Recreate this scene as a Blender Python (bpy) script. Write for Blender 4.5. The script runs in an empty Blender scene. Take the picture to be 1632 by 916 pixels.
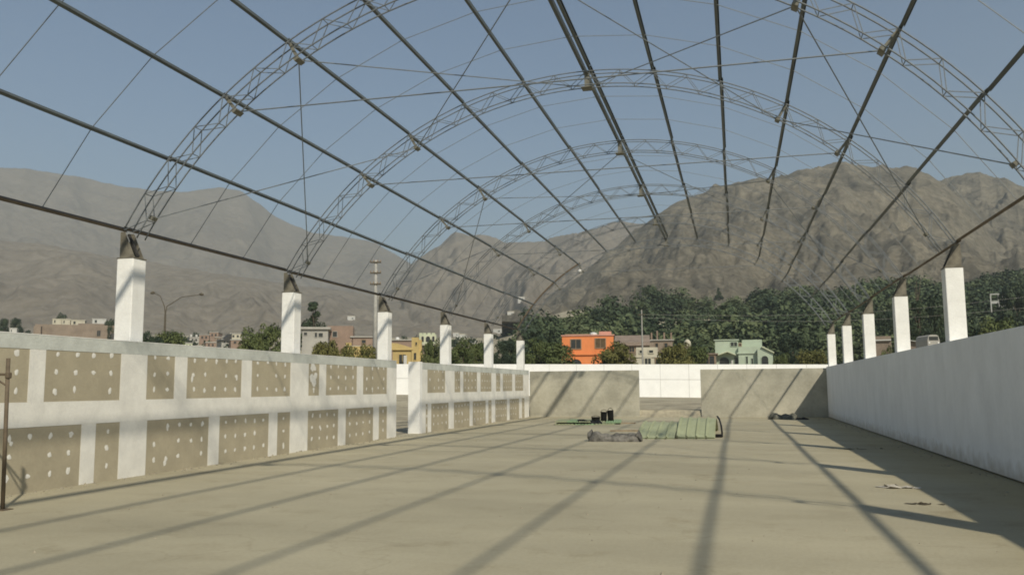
import bpy, math, random
import numpy as np
from mathutils import Vector, Matrix

S = bpy.context.scene
C = S.collection
rnd = random.Random(7)

# ------------------------------------------------------------------ camera
YAW, PITCH, ROLL, CAMZ, FPX = -0.2504, 0.1143, -0.0069, 1.5644, 1383.58
fw = Vector((math.sin(YAW)*math.cos(PITCH), math.cos(YAW)*math.cos(PITCH), math.sin(PITCH)))
r0 = Vector((math.cos(YAW), -math.sin(YAW), 0)); u0 = r0.cross(fw)
rt = r0*math.cos(ROLL)+u0*math.sin(ROLL); up = -r0*math.sin(ROLL)+u0*math.cos(ROLL)
CAM = Vector((0, 0, CAMZ))
cd = bpy.data.cameras.new('camera'); cam = bpy.data.objects.new('camera', cd); C.objects.link(cam)
cam.matrix_world = Matrix(((rt.x, up.x, -fw.x, 0), (rt.y, up.y, -fw.y, 0), (rt.z, up.z, -fw.z, CAMZ), (0, 0, 0, 1)))
cd.sensor_width = 36; cd.lens = 36*FPX/1632; cd.clip_start = .1; cd.clip_end = 30000
S.camera = cam

def at(px, py, D):
    """the point at depth D metres along the view that the photograph shows at px, py"""
    return CAM + (fw + rt*((px-816)/FPX) + up*((458-py)/FPX))*D

# ------------------------------------------------------------------ light
TOSUN = Vector((.70, -.97, 1.0)).normalized()
EXPOSURE = 0.31
w = bpy.data.worlds.new('World'); S.world = w; w.use_nodes = True
nt = w.node_tree
bg = nt.nodes['Background']
sky = nt.nodes.new('ShaderNodeTexSky'); sky.sky_type = 'NISHITA'; sky.sun_disc = False
sky.sun_elevation = math.asin(TOSUN.z); sky.sun_rotation = math.atan2(TOSUN.x, TOSUN.y)
sky.air_density = 1.2; sky.dust_density = 0.15; sky.ozone_density = 1.5; sky.altitude = 300
nt.links.new(sky.outputs[0], bg.inputs[0]); bg.inputs[1].default_value = .072
sl = bpy.data.lights.new('sun', 'SUN'); sl.energy = 4.2; sl.angle = math.radians(1.0); sl.color = (1, .92, .76)
so = bpy.data.objects.new('sun', sl); C.objects.link(so); so.location = (30, -40, 60)
so.rotation_euler = TOSUN.to_track_quat('Z', 'Y').to_euler()
S.view_settings.view_transform = 'Standard'; S.view_settings.look = 'None'
S.view_settings.exposure = EXPOSURE; S.view_settings.gamma = 1; S.view_settings.use_curve_mapping = False
S.cycles.use_denoising = True
S.cycles.max_bounces = 6; S.cycles.volume_bounces = 1
S.cycles.filter_width = 1.8
S.cycles.sample_clamp_indirect = 4

# ------------------------------------------------------------------ helpers
def link(name, data, parent=None):
    o = bpy.data.objects.new(name, data); C.objects.link(o)
    if parent is not None: o.parent = parent
    return o

def tag(o, label=None, cat=None, group=None, kind=None):
    if label: o['label'] = label
    if cat: o['category'] = cat
    if group: o['group'] = group
    if kind: o['kind'] = kind
    return o

def thing(name, label, cat, loc=(0, 0, 0), rz=0, group=None):
    o = link(name, None); o.location = loc; o.rotation_euler = (0, 0, rz)
    return tag(o, label, cat, group)

class MB:
    def __init__(s): s.v = []; s.f = []
    def add(s, vs, fs):
        n = len(s.v); s.v += [tuple(v) for v in vs]; s.f += [tuple(i+n for i in f) for f in fs]; return s
    def box(s, x0, x1, y0, y1, z0, z1):
        return s.add([(x0,y0,z0),(x1,y0,z0),(x1,y1,z0),(x0,y1,z0),(x0,y0,z1),(x1,y0,z1),(x1,y1,z1),(x0,y1,z1)],
                     [(0,3,2,1),(4,5,6,7),(0,1,5,4),(1,2,6,5),(2,3,7,6),(3,0,4,7)])
    def tube(s, a, b, r0, r1=None, n=6):
        a = Vector(a); b = Vector(b); r1 = r0 if r1 is None else r1
        d = (b-a).normalized(); x = d.orthogonal().normalized(); y = d.cross(x)
        vs = []
        for p, r in ((a, r0), (b, r1)):
            for i in range(n):
                t = 2*math.pi*i/n; vs.append(p+(x*math.cos(t)+y*math.sin(t))*r)
        fs = [(i, (i+1) % n, n+(i+1) % n, n+i) for i in range(n)]
        fs += [tuple(range(n))[::-1], tuple(range(n, 2*n))]
        return s.add(vs, fs)
    def path(s, pts, r, n=6):
        """one swept tube along a polyline"""
        pts = [Vector(p) for p in pts]; vs = []; m = len(pts)
        rr = r if isinstance(r, (list, tuple)) else [r]*m
        d = (pts[1]-pts[0]).normalized(); x = d.orthogonal().normalized()
        for i, p in enumerate(pts):
            d = (pts[min(i+1, m-1)]-pts[max(i-1, 0)]).normalized()
            x = (x-d*x.dot(d)).normalized(); y = d.cross(x)
            for k in range(n):
                t = 2*math.pi*k/n; vs.append(p+(x*math.cos(t)+y*math.sin(t))*rr[i])
        fs = [(i*n+k, i*n+(k+1) % n, (i+1)*n+(k+1) % n, (i+1)*n+k) for i in range(m-1) for k in range(n)]
        fs += [tuple(range(n))[::-1], tuple(range((m-1)*n, m*n))]
        return s.add(vs, fs)
    def prism(s, poly, a, b, axis='y'):
        """2-D polygon (first,second remaining axis) extruded from a to b along axis"""
        n = len(poly); vs = []
        for t in (a, b):
            for p, q in poly:
                vs.append({'x': (t, p, q), 'y': (p, t, q), 'z': (p, q, t)}[axis])
        fs = [(i, (i+1) % n, n+(i+1) % n, n+i) for i in range(n)]+[tuple(range(n))[::-1], tuple(range(n, 2*n))]
        return s.add(vs, fs)
    def mesh(s, name, mat, smooth=False):
        me = bpy.data.meshes.new(name); me.from_pydata(s.v, [], s.f)
        import bmesh
        b = bmesh.new(); b.from_mesh(me); bmesh.ops.recalc_face_normals(b, faces=b.faces); b.to_mesh(me); b.free()
        me.materials.append(mat)
        if smooth: me.polygons.foreach_set('use_smooth', [True]*len(me.polygons))
        return me
    def build(s, name, mat, parent=None, smooth=False, bevel=0):
        o = link(name, s.mesh(name, mat, smooth), parent)
        if bevel:
            m = o.modifiers.new('bevel', 'BEVEL'); m.width = bevel; m.segments = 2; m.limit_method = 'ANGLE'
        return o

def npmesh(name, V, F, mat, smooth=False):
    V = np.asarray(V, np.float32); F = np.asarray(F, np.int32)
    me = bpy.data.meshes.new(name); k = F.shape[1]
    me.vertices.add(len(V)); me.vertices.foreach_set('co', V.ravel())
    me.loops.add(F.size); me.loops.foreach_set('vertex_index', F.ravel())
    me.polygons.add(len(F)); me.polygons.foreach_set('loop_start', np.arange(0, F.size, k, dtype=np.int32))
    me.polygons.foreach_set('loop_total', np.full(len(F), k, np.int32))
    me.update(calc_edges=True); me.materials.append(mat)
    if smooth: me.polygons.foreach_set('use_smooth', np.ones(len(F), bool))
    return me

# numpy value noise
def _h(i, j, seed):
    n = (i.astype(np.int64)*374761393 + j.astype(np.int64)*668265263 + seed*974634777) & 0x7fffffff
    n = ((n ^ (n >> 13))*1274126177) & 0x7fffffff
    return ((n ^ (n >> 16)) & 0xffff)/65535.
def vnoise(x, y, seed=0):
    i = np.floor(x); j = np.floor(y); a = x-i; b = y-j
    a = a*a*(3-2*a); b = b*b*(3-2*b)
    i = i.astype(np.int64); j = j.astype(np.int64)
    return ((_h(i, j, seed)*(1-a)+_h(i+1, j, seed)*a)*(1-b)+(_h(i, j+1, seed)*(1-a)+_h(i+1, j+1, seed)*a)*b)*2-1
def fbm(x, y, oct=5, seed=0):
    s = 0; a = 1; t = 0
    for k in range(oct):
        s = s+a*vnoise(x*2**k+13.7*k, y*2**k-7.1*k, seed+k); t += a; a *= .5
    return s/t
def ridged(x, y, oct=4, seed=0):
    s = 0; a = 1; t = 0
    for k in range(oct):
        s = s+a*(1-2*np.abs(vnoise(x*2**k+3.3*k, y*2**k+9.1*k, seed+k))); t += a; a *= .5
    return s/t

# ------------------------------------------------------------------ materials
def mat(name, col, rough=.9, var=.12, scale=3., bump=0., bscale=40., metal=0., col2=None, fine=0., obj_var=0., stretch=None, spec=.25):
    m = bpy.data.materials.new(name); m.use_nodes = True
    n = m.node_tree.nodes; l = m.node_tree.links; b = n['Principled BSDF']
    b.inputs['Roughness'].default_value = rough; b.inputs['Metallic'].default_value = metal
    b.inputs['Specular IOR Level'].default_value = spec
    tc = n.new('ShaderNodeTexCoord'); src = tc.outputs['Object']
    if stretch:
        mp = n.new('ShaderNodeMapping'); mp.inputs['Scale'].default_value = stretch; l.new(src, mp.inputs[0]); src = mp.outputs[0]
    t = n.new('ShaderNodeTexNoise'); t.inputs['Scale'].default_value = scale; t.inputs['Detail'].default_value = 8; t.inputs['Roughness'].default_value = .62
    l.new(src, t.inputs['Vector'])
    rp = n.new('ShaderNodeValToRGB')
    c2 = col2 or tuple(c*(1-2*var) for c in col)
    c1 = col if col2 else tuple(min(1, c*(1+var)) for c in col)
    rp.color_ramp.elements[0].position = .32; rp.color_ramp.elements[1].position = .68
    rp.color_ramp.elements[0].color = (*c2, 1); rp.color_ramp.elements[1].color = (*c1, 1)
    l.new(t.outputs['Fac'], rp.inputs[0]); out = rp.outputs[0]
    if fine:
        t3 = n.new('ShaderNodeTexNoise'); t3.inputs['Scale'].default_value = scale*14; t3.inputs['Detail'].default_value = 4; l.new(src, t3.inputs['Vector'])
        mr = n.new('ShaderNodeMapRange'); mr.inputs[1].default_value = .3; mr.inputs[2].default_value = .7
        mr.inputs[3].default_value = 1-fine; mr.inputs[4].default_value = 1+fine; l.new(t3.outputs['Fac'], mr.inputs[0])
        mx = n.new('ShaderNodeVectorMath'); mx.operation = 'SCALE'; l.new(out, mx.inputs[0]); l.new(mr.outputs[0], mx.inputs['Scale']); out = mx.outputs[0]
    if obj_var:
        oi = n.new('ShaderNodeObjectInfo'); mr = n.new('ShaderNodeMapRange'); mr.inputs[3].default_value = 1-obj_var; mr.inputs[4].default_value = 1+obj_var
        l.new(oi.outputs['Random'], mr.inputs[0])
        mx = n.new('ShaderNodeVectorMath'); mx.operation = 'SCALE'; l.new(out, mx.inputs[0]); l.new(mr.outputs[0], mx.inputs['Scale']); out = mx.outputs[0]
    l.new(out, b.inputs['Base Color'])
    if bump:
        t2 = n.new('ShaderNodeTexNoise'); t2.inputs['Scale'].default_value = bscale; t2.inputs['Detail'].default_value = 6; l.new(src, t2.inputs['Vector'])
        bp = n.new('ShaderNodeBump'); bp.inputs['Strength'].default_value = bump; bp.inputs['Distance'].default_value = .02
        l.new(t2.outputs['Fac'], bp.inputs['Height']); l.new(bp.outputs[0], b.inputs['Normal'])
    return m

M = {}
def dirt_foot(m):
    """soil splashed on the foot of a wall"""
    n = m.node_tree.nodes; l = m.node_tree.links; b = n['Principled BSDF']; src = b.inputs['Base Color'].links[0].from_socket
    tc = n.new('ShaderNodeTexCoord'); sx = n.new('ShaderNodeSeparateXYZ'); l.new(tc.outputs['Object'], sx.inputs[0])
    t = n.new('ShaderNodeTexNoise'); t.inputs['Scale'].default_value = 3.5; t.inputs['Detail'].default_value = 8; l.new(tc.outputs['Object'], t.inputs['Vector'])
    a = n.new('ShaderNodeMath'); a.operation = 'MULTIPLY_ADD'; a.inputs[1].default_value = -.55; l.new(t.outputs['Fac'], a.inputs[0]); l.new(sx.outputs[2], a.inputs[2])
    r = n.new('ShaderNodeMapRange'); r.inputs[1].default_value = -.22; r.inputs[2].default_value = .06; r.inputs[3].default_value = .55; r.inputs[4].default_value = 0; l.new(a.outputs[0], r.inputs[0])
    x = n.new('ShaderNodeMix'); x.data_type = 'RGBA'; l.new(r.outputs[0], x.inputs[0]); l.new(src, x.inputs[6]); x.inputs[7].default_value = (.36, .31, .22, 1); l.new(x.outputs[2], b.inputs['Base Color'])
M['white'] = mat('white_paint', (.80, .79, .75), .8, .05, 2.2, .25, 30, fine=.03)
M['white_wall'] = mat('white_plaster', (.78, .785, .78), .85, .045, 1.3, .3, 25, fine=.03, stretch=(1, 1, .5))
dirt_foot(M['white_wall'])
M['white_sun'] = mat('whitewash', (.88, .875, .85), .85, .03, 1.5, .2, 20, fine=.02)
M['joint'] = mat('joint_compound', (.74, .72, .66), .85, .06, 2.4, .25, 30, fine=.03)
M['board'] = mat('plasterboard', (.395, .348, .25), .9, .07, 1.6, .1, 50, fine=.04, obj_var=.04)
M['top_grey'] = mat('grey_top_strip', (.53, .545, .50), .88, .1, 1.5, .3, 25, fine=.04)  # greyer and darker than the joints, along the wall top
M['putty'] = mat('putty', (.72, .70, .64), .9, .06, 9)
M['plaster'] = mat('grey_plaster', (.46, .435, .35), .92, .14, .75, .4, 22, col2=(.30, .285, .225), fine=.06)
M['steel'] = mat('galvanised_steel', (.175, .19, .20), .6, .12, 8, metal=.15)
M['purlin'] = mat('purlin_steel', (.085, .098, .095), .55, .2, 5, metal=.1, spec=.4, stretch=(1, .15, 1))
M['rust'] = mat('primer_steel', (.135, .105, .072), .75, .2, 5, stretch=(1, .2, 1))
M['plate'] = mat('plate_steel', (.17, .155, .12), .75, .2, 6)
M['plate_light'] = mat('cleat_steel', (.17, .165, .135), .7, .15, 8)
M['zinc'] = mat('rod_steel', (.20, .215, .22), .55, .1, 8, metal=.3)
M['pole'] = mat('pole_concrete', (.34, .33, .30), .9, .1, 2)
M['dark'] = mat('dark_metal', (.05, .048, .045), .7, .2, 4)
M['green'] = mat('green_sheet', (.325, .35, .215), .6, .08, 2.5, fine=.05)
M['green2'] = mat('bright_green_sheet', (.25, .36, .20), .6, .1, 2.5)
M['tarp'] = mat('grey_tarp', (.17, .16, .14), .85, .35, 7, .5, 20)
M['black'] = mat('black_plastic', (.006, .006, .006), .6, .2, 5)
M['sack'] = mat('dark_sack', (.13, .13, .105), .9, .3, 6, .5, 20)
M['paper'] = mat('pale_paper', (.45, .42, .36), .9, .12, 6)
M['twig'] = mat('dry_debris', (.10, .085, .06), .9, .2, 8)
M['grit'] = mat('mortar_crumb', (.30, .27, .20), .95, .25, 9)
M['timber'] = mat('timber', (.26, .20, .13), .9, .15, 6)
M['bark'] = mat('bark', (.11, .085, .06), .95, .2, 5)
M['orange'] = mat('orange_paint', (.70, .235, .085), .85, .07, .8)
M['salmon'] = mat('salmon_paint', (.50, .26, .20), .85, .08, .8)
M['mint'] = mat('mint_paint', (.40, .465, .36), .85, .07, .6)
M['yellow'] = mat('yellow_paint', (.47, .355, .15), .85, .1, .6)
M['palegreen'] = mat('pale_green_paint', (.50, .53, .38), .85, .08, .6)
M['cream'] = mat('cream_paint', (.50, .465, .365), .85, .08, .6)
M['housewhite'] = mat('house_white', (.50, .495, .46), .85, .06, .5)
M['brick'] = mat('raw_brick', (.27, .195, .15), .95, .12, .5, fine=.1)
M['brownwall'] = mat('adobe', (.25, .20, .155), .95, .14, .3, fine=.1)
M['greyhouse'] = mat('raw_concrete', (.36, .345, .31), .95, .1, .4)
M['roof'] = mat('brown_roof', (.25, .195, .155), .9, .12, .8)
M['glass'] = mat('dark_pane', (.03, .032, .03), .25, .1, 2, spec=.5)
M['brownpane'] = mat('curtained_pane', (.11, .075, .04), .4, .15, 2)
M['frame'] = mat('window_frame', (.28, .20, .13), .7, .1, 3)
M['tank'] = mat('tank_white', (.66, .65, .62), .6, .05, 2)

def ground_mat():
    m = bpy.data.materials.new('bare_soil'); m.use_nodes = True
    n = m.node_tree.nodes; l = m.node_tree.links; b = n['Principled BSDF']; b.inputs['Roughness'].default_value = .97; b.inputs['Specular IOR Level'].default_value = .1
    tc = n.new('ShaderNodeTexCoord'); src = tc.outputs['Object']
    cols = []
    for sc, a, c in ((.02, (.34, .30, .215), (.41, .37, .27)), (.6, (.70, .70, .70), (1.12, 1.12, 1.12)), (6, (.86, .86, .86), (1.1, 1.1, 1.1))):
        t = n.new('ShaderNodeTexNoise'); t.inputs['Scale'].default_value = sc; t.inputs['Detail'].default_value = 6; l.new(src, t.inputs['Vector'])
        r = n.new('ShaderNodeValToRGB'); r.color_ramp.elements[0].position = .35; r.color_ramp.elements[1].position = .65
        r.color_ramp.elements[0].color = (*a, 1); r.color_ramp.elements[1].color = (*c, 1); l.new(t.outputs['Fac'], r.inputs[0]); cols.append(r.outputs[0])
    o = cols[0]
    for c in cols[1:]:
        x = n.new('ShaderNodeVectorMath'); x.operation = 'MULTIPLY'; l.new(o, x.inputs[0]); l.new(c, x.inputs[1]); o = x.outputs[0]
    l.new(o, b.inputs['Base Color'])
    return m
M['soil'] = ground_mat()

def floor_mat():
    m = bpy.data.materials.new('concrete_floor'); m.use_nodes = True
    n = m.node_tree.nodes; l = m.node_tree.links; b = n['Principled BSDF']; b.inputs['Roughness'].default_value = .85; b.inputs['Specular IOR Level'].default_value = .2
    tc = n.new('ShaderNodeTexCoord'); src = tc.outputs['Object']
    def noise(scale, det, rough=.6, vec=None):
        t = n.new('ShaderNodeTexNoise'); t.inputs['Scale'].default_value = scale; t.inputs['Detail'].default_value = det; t.inputs['Roughness'].default_value = rough
        l.new(vec or src, t.inputs['Vector']); return t.outputs['Fac']
    def ramp(f, p0, p1, c0, c1):
        r = n.new('ShaderNodeValToRGB'); r.color_ramp.elements[0].position = p0; r.color_ramp.elements[1].position = p1
        r.color_ramp.elements[0].color = (*c0, 1); r.color_ramp.elements[1].color = (*c1, 1); l.new(f, r.inputs[0]); return r.outputs[0]
    def mul(a, c):
        x = n.new('ShaderNodeVectorMath'); x.operation = 'MULTIPLY'; l.new(a, x.inputs[0]); l.new(c, x.inputs[1]); return x.outputs[0]
    o = ramp(noise(.16, 5), .35, .65, (.345, .312, .218), (.415, .375, .265))
    mp = n.new('ShaderNodeMapping'); mp.inputs['Scale'].default_value = (.12, .5, 1); l.new(src, mp.inputs[0])
    o = mul(o, ramp(noise(1, 5, .6, mp.outputs[0]), .35, .62, (.90, .90, .90), (1.04, 1.04, 1.04)))
    o = mul(o, ramp(noise(1.1, 8, .7), .3, .5, (.90, .89, .87), (1, 1, 1)))
    o = mul(o, ramp(noise(22, 5, .6), .3, .6, (.93, .93, .92), (1.02, 1.02, 1.02)))
    o = mul(o, ramp(noise(.55, 10, .75), .28, .42, (.80, .78, .74), (1, 1, 1)))
    # hair cracks
    vo = n.new('ShaderNodeTexVoronoi'); vo.feature = 'DISTANCE_TO_EDGE'; vo.inputs['Scale'].default_value = .16
    ds = n.new('ShaderNodeTexNoise'); ds.inputs['Scale'].default_value = .9; ds.inputs['Detail'].default_value = 6; l.new(src, ds.inputs['Vector'])
    sc_ = n.new('ShaderNodeVectorMath'); sc_.operation = 'MULTIPLY_ADD'; sc_.inputs[1].default_value = (2.4, 2.4, 0); l.new(ds.outputs['Color'], sc_.inputs[0]); l.new(src, sc_.inputs[2]); l.new(sc_.outputs[0], vo.inputs['Vector'])
    o = mul(o, ramp(vo.outputs['Distance'], .001, .0045, (.90, .895, .885), (1, 1, 1)))
    o = mul(o, ramp(noise(70, 3, .6), .24, .34, (.80, .79, .77), (1, 1, 1)))
    # damp, soiled strip along the right wall
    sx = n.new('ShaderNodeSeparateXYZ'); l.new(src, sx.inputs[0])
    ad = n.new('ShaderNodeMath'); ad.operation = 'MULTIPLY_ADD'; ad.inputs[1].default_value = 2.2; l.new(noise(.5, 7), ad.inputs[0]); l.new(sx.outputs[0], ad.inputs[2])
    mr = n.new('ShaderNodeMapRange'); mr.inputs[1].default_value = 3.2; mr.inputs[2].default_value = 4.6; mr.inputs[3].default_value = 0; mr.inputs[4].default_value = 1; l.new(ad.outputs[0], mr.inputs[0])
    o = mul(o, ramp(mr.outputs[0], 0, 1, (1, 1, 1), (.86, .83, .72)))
    l.new(o, b.inputs['Base Color'])
    bp = n.new('ShaderNodeBump'); bp.inputs['Strength'].default_value = .25; bp.inputs['Distance'].default_value = .02
    l.new(noise(30, 6), bp.inputs['Height']); l.new(bp.outputs[0], b.inputs['Normal'])
    return m
M['floor'] = floor_mat()

def rock_mat(name, c0, c1, c2, sc=.02, dk=.55, bs=.9):
    m = bpy.data.materials.new(name); m.use_nodes = True
    n = m.node_tree.nodes; l = m.node_tree.links; b = n['Principled BSDF']; b.inputs['Roughness'].default_value = 1; b.inputs['Specular IOR Level'].default_value = .05
    tc = n.new('ShaderNodeTexCoord'); src = tc.outputs['Object']
    t = n.new('ShaderNodeTexNoise'); t.inputs['Scale'].default_value = sc; t.inputs['Detail'].default_value = 10; t.inputs['Roughness'].default_value = .68; l.new(src, t.inputs['Vector'])
    r = n.new('ShaderNodeValToRGB'); e = r.color_ramp.elements; e[0].position = .34; e[0].color = (*c0, 1); e[1].position = .68; e[1].color = (*c2, 1)
    k = e.new(.5); k.color = (*c1, 1); l.new(t.outputs['Fac'], r.inputs[0])
    t2 = n.new('ShaderNodeTexNoise'); t2.inputs['Scale'].default_value = sc*9; t2.inputs['Detail'].default_value = 8; t2.inputs['Roughness'].default_value = .7; l.new(src, t2.inputs['Vector'])
    r2 = n.new('ShaderNodeValToRGB'); r2.color_ramp.elements[0].position = .36; r2.color_ramp.elements[1].position = .6
    r2.color_ramp.elements[0].color = (dk, dk*.985, dk*.95, 1); r2.color_ramp.elements[1].color = (1.08, 1.08, 1.08, 1); l.new(t2.outputs['Fac'], r2.inputs[0])
    x = n.new('ShaderNodeVectorMath'); x.operation = 'MULTIPLY'; l.new(r.outputs[0], x.inputs[0]); l.new(r2.outputs[0], x.inputs[1]); l.new(x.outputs[0], b.inputs['Base Color'])
    bp = n.new('ShaderNodeBump'); bp.inputs['Strength'].default_value = bs; bp.inputs['Distance'].default_value = 5
    l.new(t2.outputs['Fac'], bp.inputs['Height']); l.new(bp.outputs[0], b.inputs['Normal'])
    return m
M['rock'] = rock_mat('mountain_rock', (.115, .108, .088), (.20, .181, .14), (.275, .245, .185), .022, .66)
M['rock_far'] = rock_mat('hazed_far_rock', (.165, .148, .125), (.19, .17, .14), (.21, .187, .153), .008, .82, .4)  # haze partly put into the colour: tones close together, weak bump

def leaf_mat(name, a, b_, c, sc=1.3):
    m = bpy.data.materials.new(name); m.use_nodes = True
    n = m.node_tree.nodes; l = m.node_tree.links; b = n['Principled BSDF']; b.inputs['Roughness'].default_value = .7; b.inputs['Specular IOR Level'].default_value = .2
    tc = n.new('ShaderNodeTexCoord'); t = n.new('ShaderNodeTexNoise'); t.inputs['Scale'].default_value = sc; t.inputs['Detail'].default_value = 5; l.new(tc.outputs['Object'], t.inputs['Vector'])
    r = n.new('ShaderNodeValToRGB'); e = r.color_ramp.elements; e[0].position = .36; e[0].color = (*a, 1); e[1].position = .66; e[1].color = (*c, 1); k = e.new(.5); k.color = (*b_, 1)
    l.new(t.outputs['Fac'], r.inputs[0]); l.new(r.outputs[0], b.inputs['Base Color'])
    b.inputs['Transmission Weight'].default_value = 0
    return m
M['leaf'] = leaf_mat('leaf_green', (.045, .062, .022), (.085, .105, .035), (.13, .14, .05))
M['leaf_dark'] = leaf_mat('leaf_dark', (.022, .036, .022), (.04, .058, .030), (.06, .08, .035))
M['leaf_yellow'] = leaf_mat('leaf_olive', (.075, .078, .022), (.12, .115, .035), (.17, .155, .05))
M['leaf_wood'] = leaf_mat('wood_green', (.026, .042, .022), (.062, .086, .042), (.11, .132, .06), .035)

# ------------------------------------------------------------------ the hall's measures
XL, XR, XC = -10.66, 4.31, -3.276
Y0, BAY = 14.14, 6.222
YB = Y0+5*BAY                      # last arch 45.25
H = 2.44
RO, RI = 9.2, 8.86                 # outer and inner chord radius, centred on the floor at XC
def arc(R, deg, y): a = math.radians(deg); return Vector((XC+R*math.sin(a), y, R*math.cos(a)))
def ay(i): return Y0+i*BAY

# ------------------------------------------------------------------ ground, floor
def gz(X, Y):
    X = np.asarray(X, float); Y = np.asarray(Y, float)
    D = np.hypot(X, Y)
    inside = (X > -10.9) & (X < 4.6) & (Y < 45.5)
    zf = np.clip(.46-.0145*X, -.1, 1.4)
    d = np.maximum(np.maximum(Y-46, -11-X), X-4.8)/22.
    s = np.clip(d, 0, 1); s = s*s*(3-2*s)
    base = np.where(Y > 45.5, .33, 0.0)*np.clip((X+14)/3, 0, 1)*np.clip((8-X)/3, 0, 1)
    z = base*(1-s)+zf*s
    az = np.degrees(np.arctan2(X, np.maximum(Y, 1e-3)))
    right = np.clip((az+16)/6, 0, 1); right = right*right*(3-2*right)
    zl = np.clip(D-105, 0, 420)*.072
    zr = np.clip(D-125, 0, 80)*.05+np.clip(D-205, 0, 190)*.165
    front = np.clip((Y-10)/60, 0, 1)
    z = z+(zl*(1-right)+zr*right)*front+np.where(D > 100, fbm(X*.02, Y*.02, 3, 5)*.6, 0)
    return np.where(inside, -.06, z)

def grid_axis(lo, hi, lines):
    a = set(lines); return sorted(v for v in a if lo <= v <= hi)
def build_ground():
    near = list(np.arange(-60, 60.1, 3.0))
    xs = sorted(set(near+[-11.05, -10.88, 4.58, 4.72]+[s*v for v in list(np.geomspace(66, 5600, 60)) for s in (-1, 1)]))
    ys = sorted(set(list(np.arange(-60, 130, 3.0))+[45.46, 45.56]+list(-np.geomspace(70, 900, 10))+list(np.geomspace(133, 5600, 75))))
    X, Y = np.meshgrid(xs, ys); Z = gz(X, Y)
    V = np.stack([X.ravel(), Y.ravel(), Z.ravel()], 1); nx = len(xs); ny = len(ys)
    i, j = np.meshgrid(np.arange(nx-1), np.arange(ny-1)); a = (j*nx+i).ravel()
    F = np.stack([a, a+1, a+nx+1, a+nx], 1)
    o = link('ground', npmesh('ground', V, F, M['soil'], False)); tag(o, kind='structure')
build_ground()
tag(MB().box(XL-.3, XR+.3, -14, 45.42, -.25, 0).build('floor', M['floor']), kind='structure')

# ------------------------------------------------------------------ mountains
def az_of(px): return YAW+math.atan((px-816)/FPX)
def mountain(name, pts, Dc, Df, zf, mt, rough=1., seed=0, nz=150, naz=340, wob=.06, power=1.25):
    px = np.array([p[0] for p in pts], float); py = np.array([p[1] for p in pts], float)
    P = np.linspace(px[0], px[-1], naz); Q = np.interp(P, px, py)
    Q = Q+fbm(P*.02, P*0, 4, seed+40)*3.5*rough
    u = (P-816)/FPX; v = (458-Q)/FPX
    d = np.array(fw)[None]+np.array(rt)[None]*u[:, None]+np.array(up)[None]*v[:, None]
    hor = np.hypot(d[:, 0], d[:, 1]); az = np.arctan2(d[:, 0], d[:, 1]); el = d[:, 2]/hor
    dist = Dc*(1+wob*fbm(P*.006, P*0+3, 4, seed+11)*2)
    hc = CAMZ+el*dist
    T = np.concatenate([np.linspace(0, 1, nz), 1+np.linspace(0, 1, 26)[1:]**1.2*.9])
    t = T[None, :]; foot = Df*(1+.05*fbm(P*.008, P*0+9, 3, seed+21))
    R_ = foot[:, None]+(dist-foot)[:, None]*t
    prof = np.where(t <= 1, np.clip(t, 0, 1)**power, 1-np.clip(t-1, 0, 2)**1.1*1.15)
    Z = zf+(hc-zf)[:, None]*prof
    X = R_*np.sin(az)[:, None]; Y = R_*np.cos(az)[:, None]
    L = (Dc-Df)
    amp = L*.085*rough
    wgt = np.clip(t, 0, 1)*np.clip(1.02-t, 0, 1)*3.2
    q = az[:, None]*Dc
    warp = fbm(X/(L*.3), Y/(L*.3), 3, seed+2)*L*.10
    gul = ridged((q+warp)/(L*.13), R_/(L*.6), 5, seed+3)
    crag = ridged(X/(L*.07), Y/(L*.07), 5, seed+5); fine = fbm(X/(L*.018), Y/(L*.018), 3, seed+7)
    Z = Z+amp*wgt*((.50 if rough > .9 else .75)*(gul-.35)+.25*crag)+(amp*.085*fine*np.clip(t, 0, 1)*np.clip(1.5-t, 0, 1) if rough > .9 else 0)+amp*.16*np.clip(t, 0, 1)*np.clip(1.6-t, 0, 1)*crag
    V = np.stack([X, Y, Z], 2).reshape(-1, 3); m = len(T)
    i, j = np.meshgrid(np.arange(m-1), np.arange(len(P)-1)); a = (j*m+i).ravel()
    F = np.stack([a, a+m, a+m+1, a+1], 1)
    tag(link(name, npmesh(name, V, F, mt, rough < .9)), kind='structure')
mountain('mountain', [(800,560),(830,512),(880,470),(935,428),(990,385),(1040,350),(1070,331),(1090,319),(1130,304),(1180,294),(1240,283),(1290,272),(1320,266),(1345,260),(1380,266),(1405,268),(1428,275),(1458,274),(1480,282),(1503,294),(1540,320),(1580,352),(1640,390),(1720,430),(1800,470)],
         1050, 372, 30, M['rock'], 1.0, 3)
mountain('mountain', [(1380,330),(1440,312),(1490,296),(1515,284),(1541,278),(1561,276),(1581,284),(1601,286),(1621,295),(1660,305),(1720,330),(1800,350),(1900,380)],
         1300, 520, 45, M['rock'], 1.0, 8)
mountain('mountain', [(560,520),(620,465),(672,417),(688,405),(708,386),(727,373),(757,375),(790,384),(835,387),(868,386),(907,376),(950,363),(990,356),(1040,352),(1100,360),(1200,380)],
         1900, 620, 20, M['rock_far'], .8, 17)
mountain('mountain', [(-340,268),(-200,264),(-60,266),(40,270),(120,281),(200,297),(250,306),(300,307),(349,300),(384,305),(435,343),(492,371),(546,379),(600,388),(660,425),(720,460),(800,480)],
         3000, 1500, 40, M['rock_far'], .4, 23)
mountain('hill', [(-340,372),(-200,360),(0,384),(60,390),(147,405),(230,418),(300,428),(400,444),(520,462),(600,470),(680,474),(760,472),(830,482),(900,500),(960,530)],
         1250, 470, 24, M['rock_far'], .45, 31)

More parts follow.
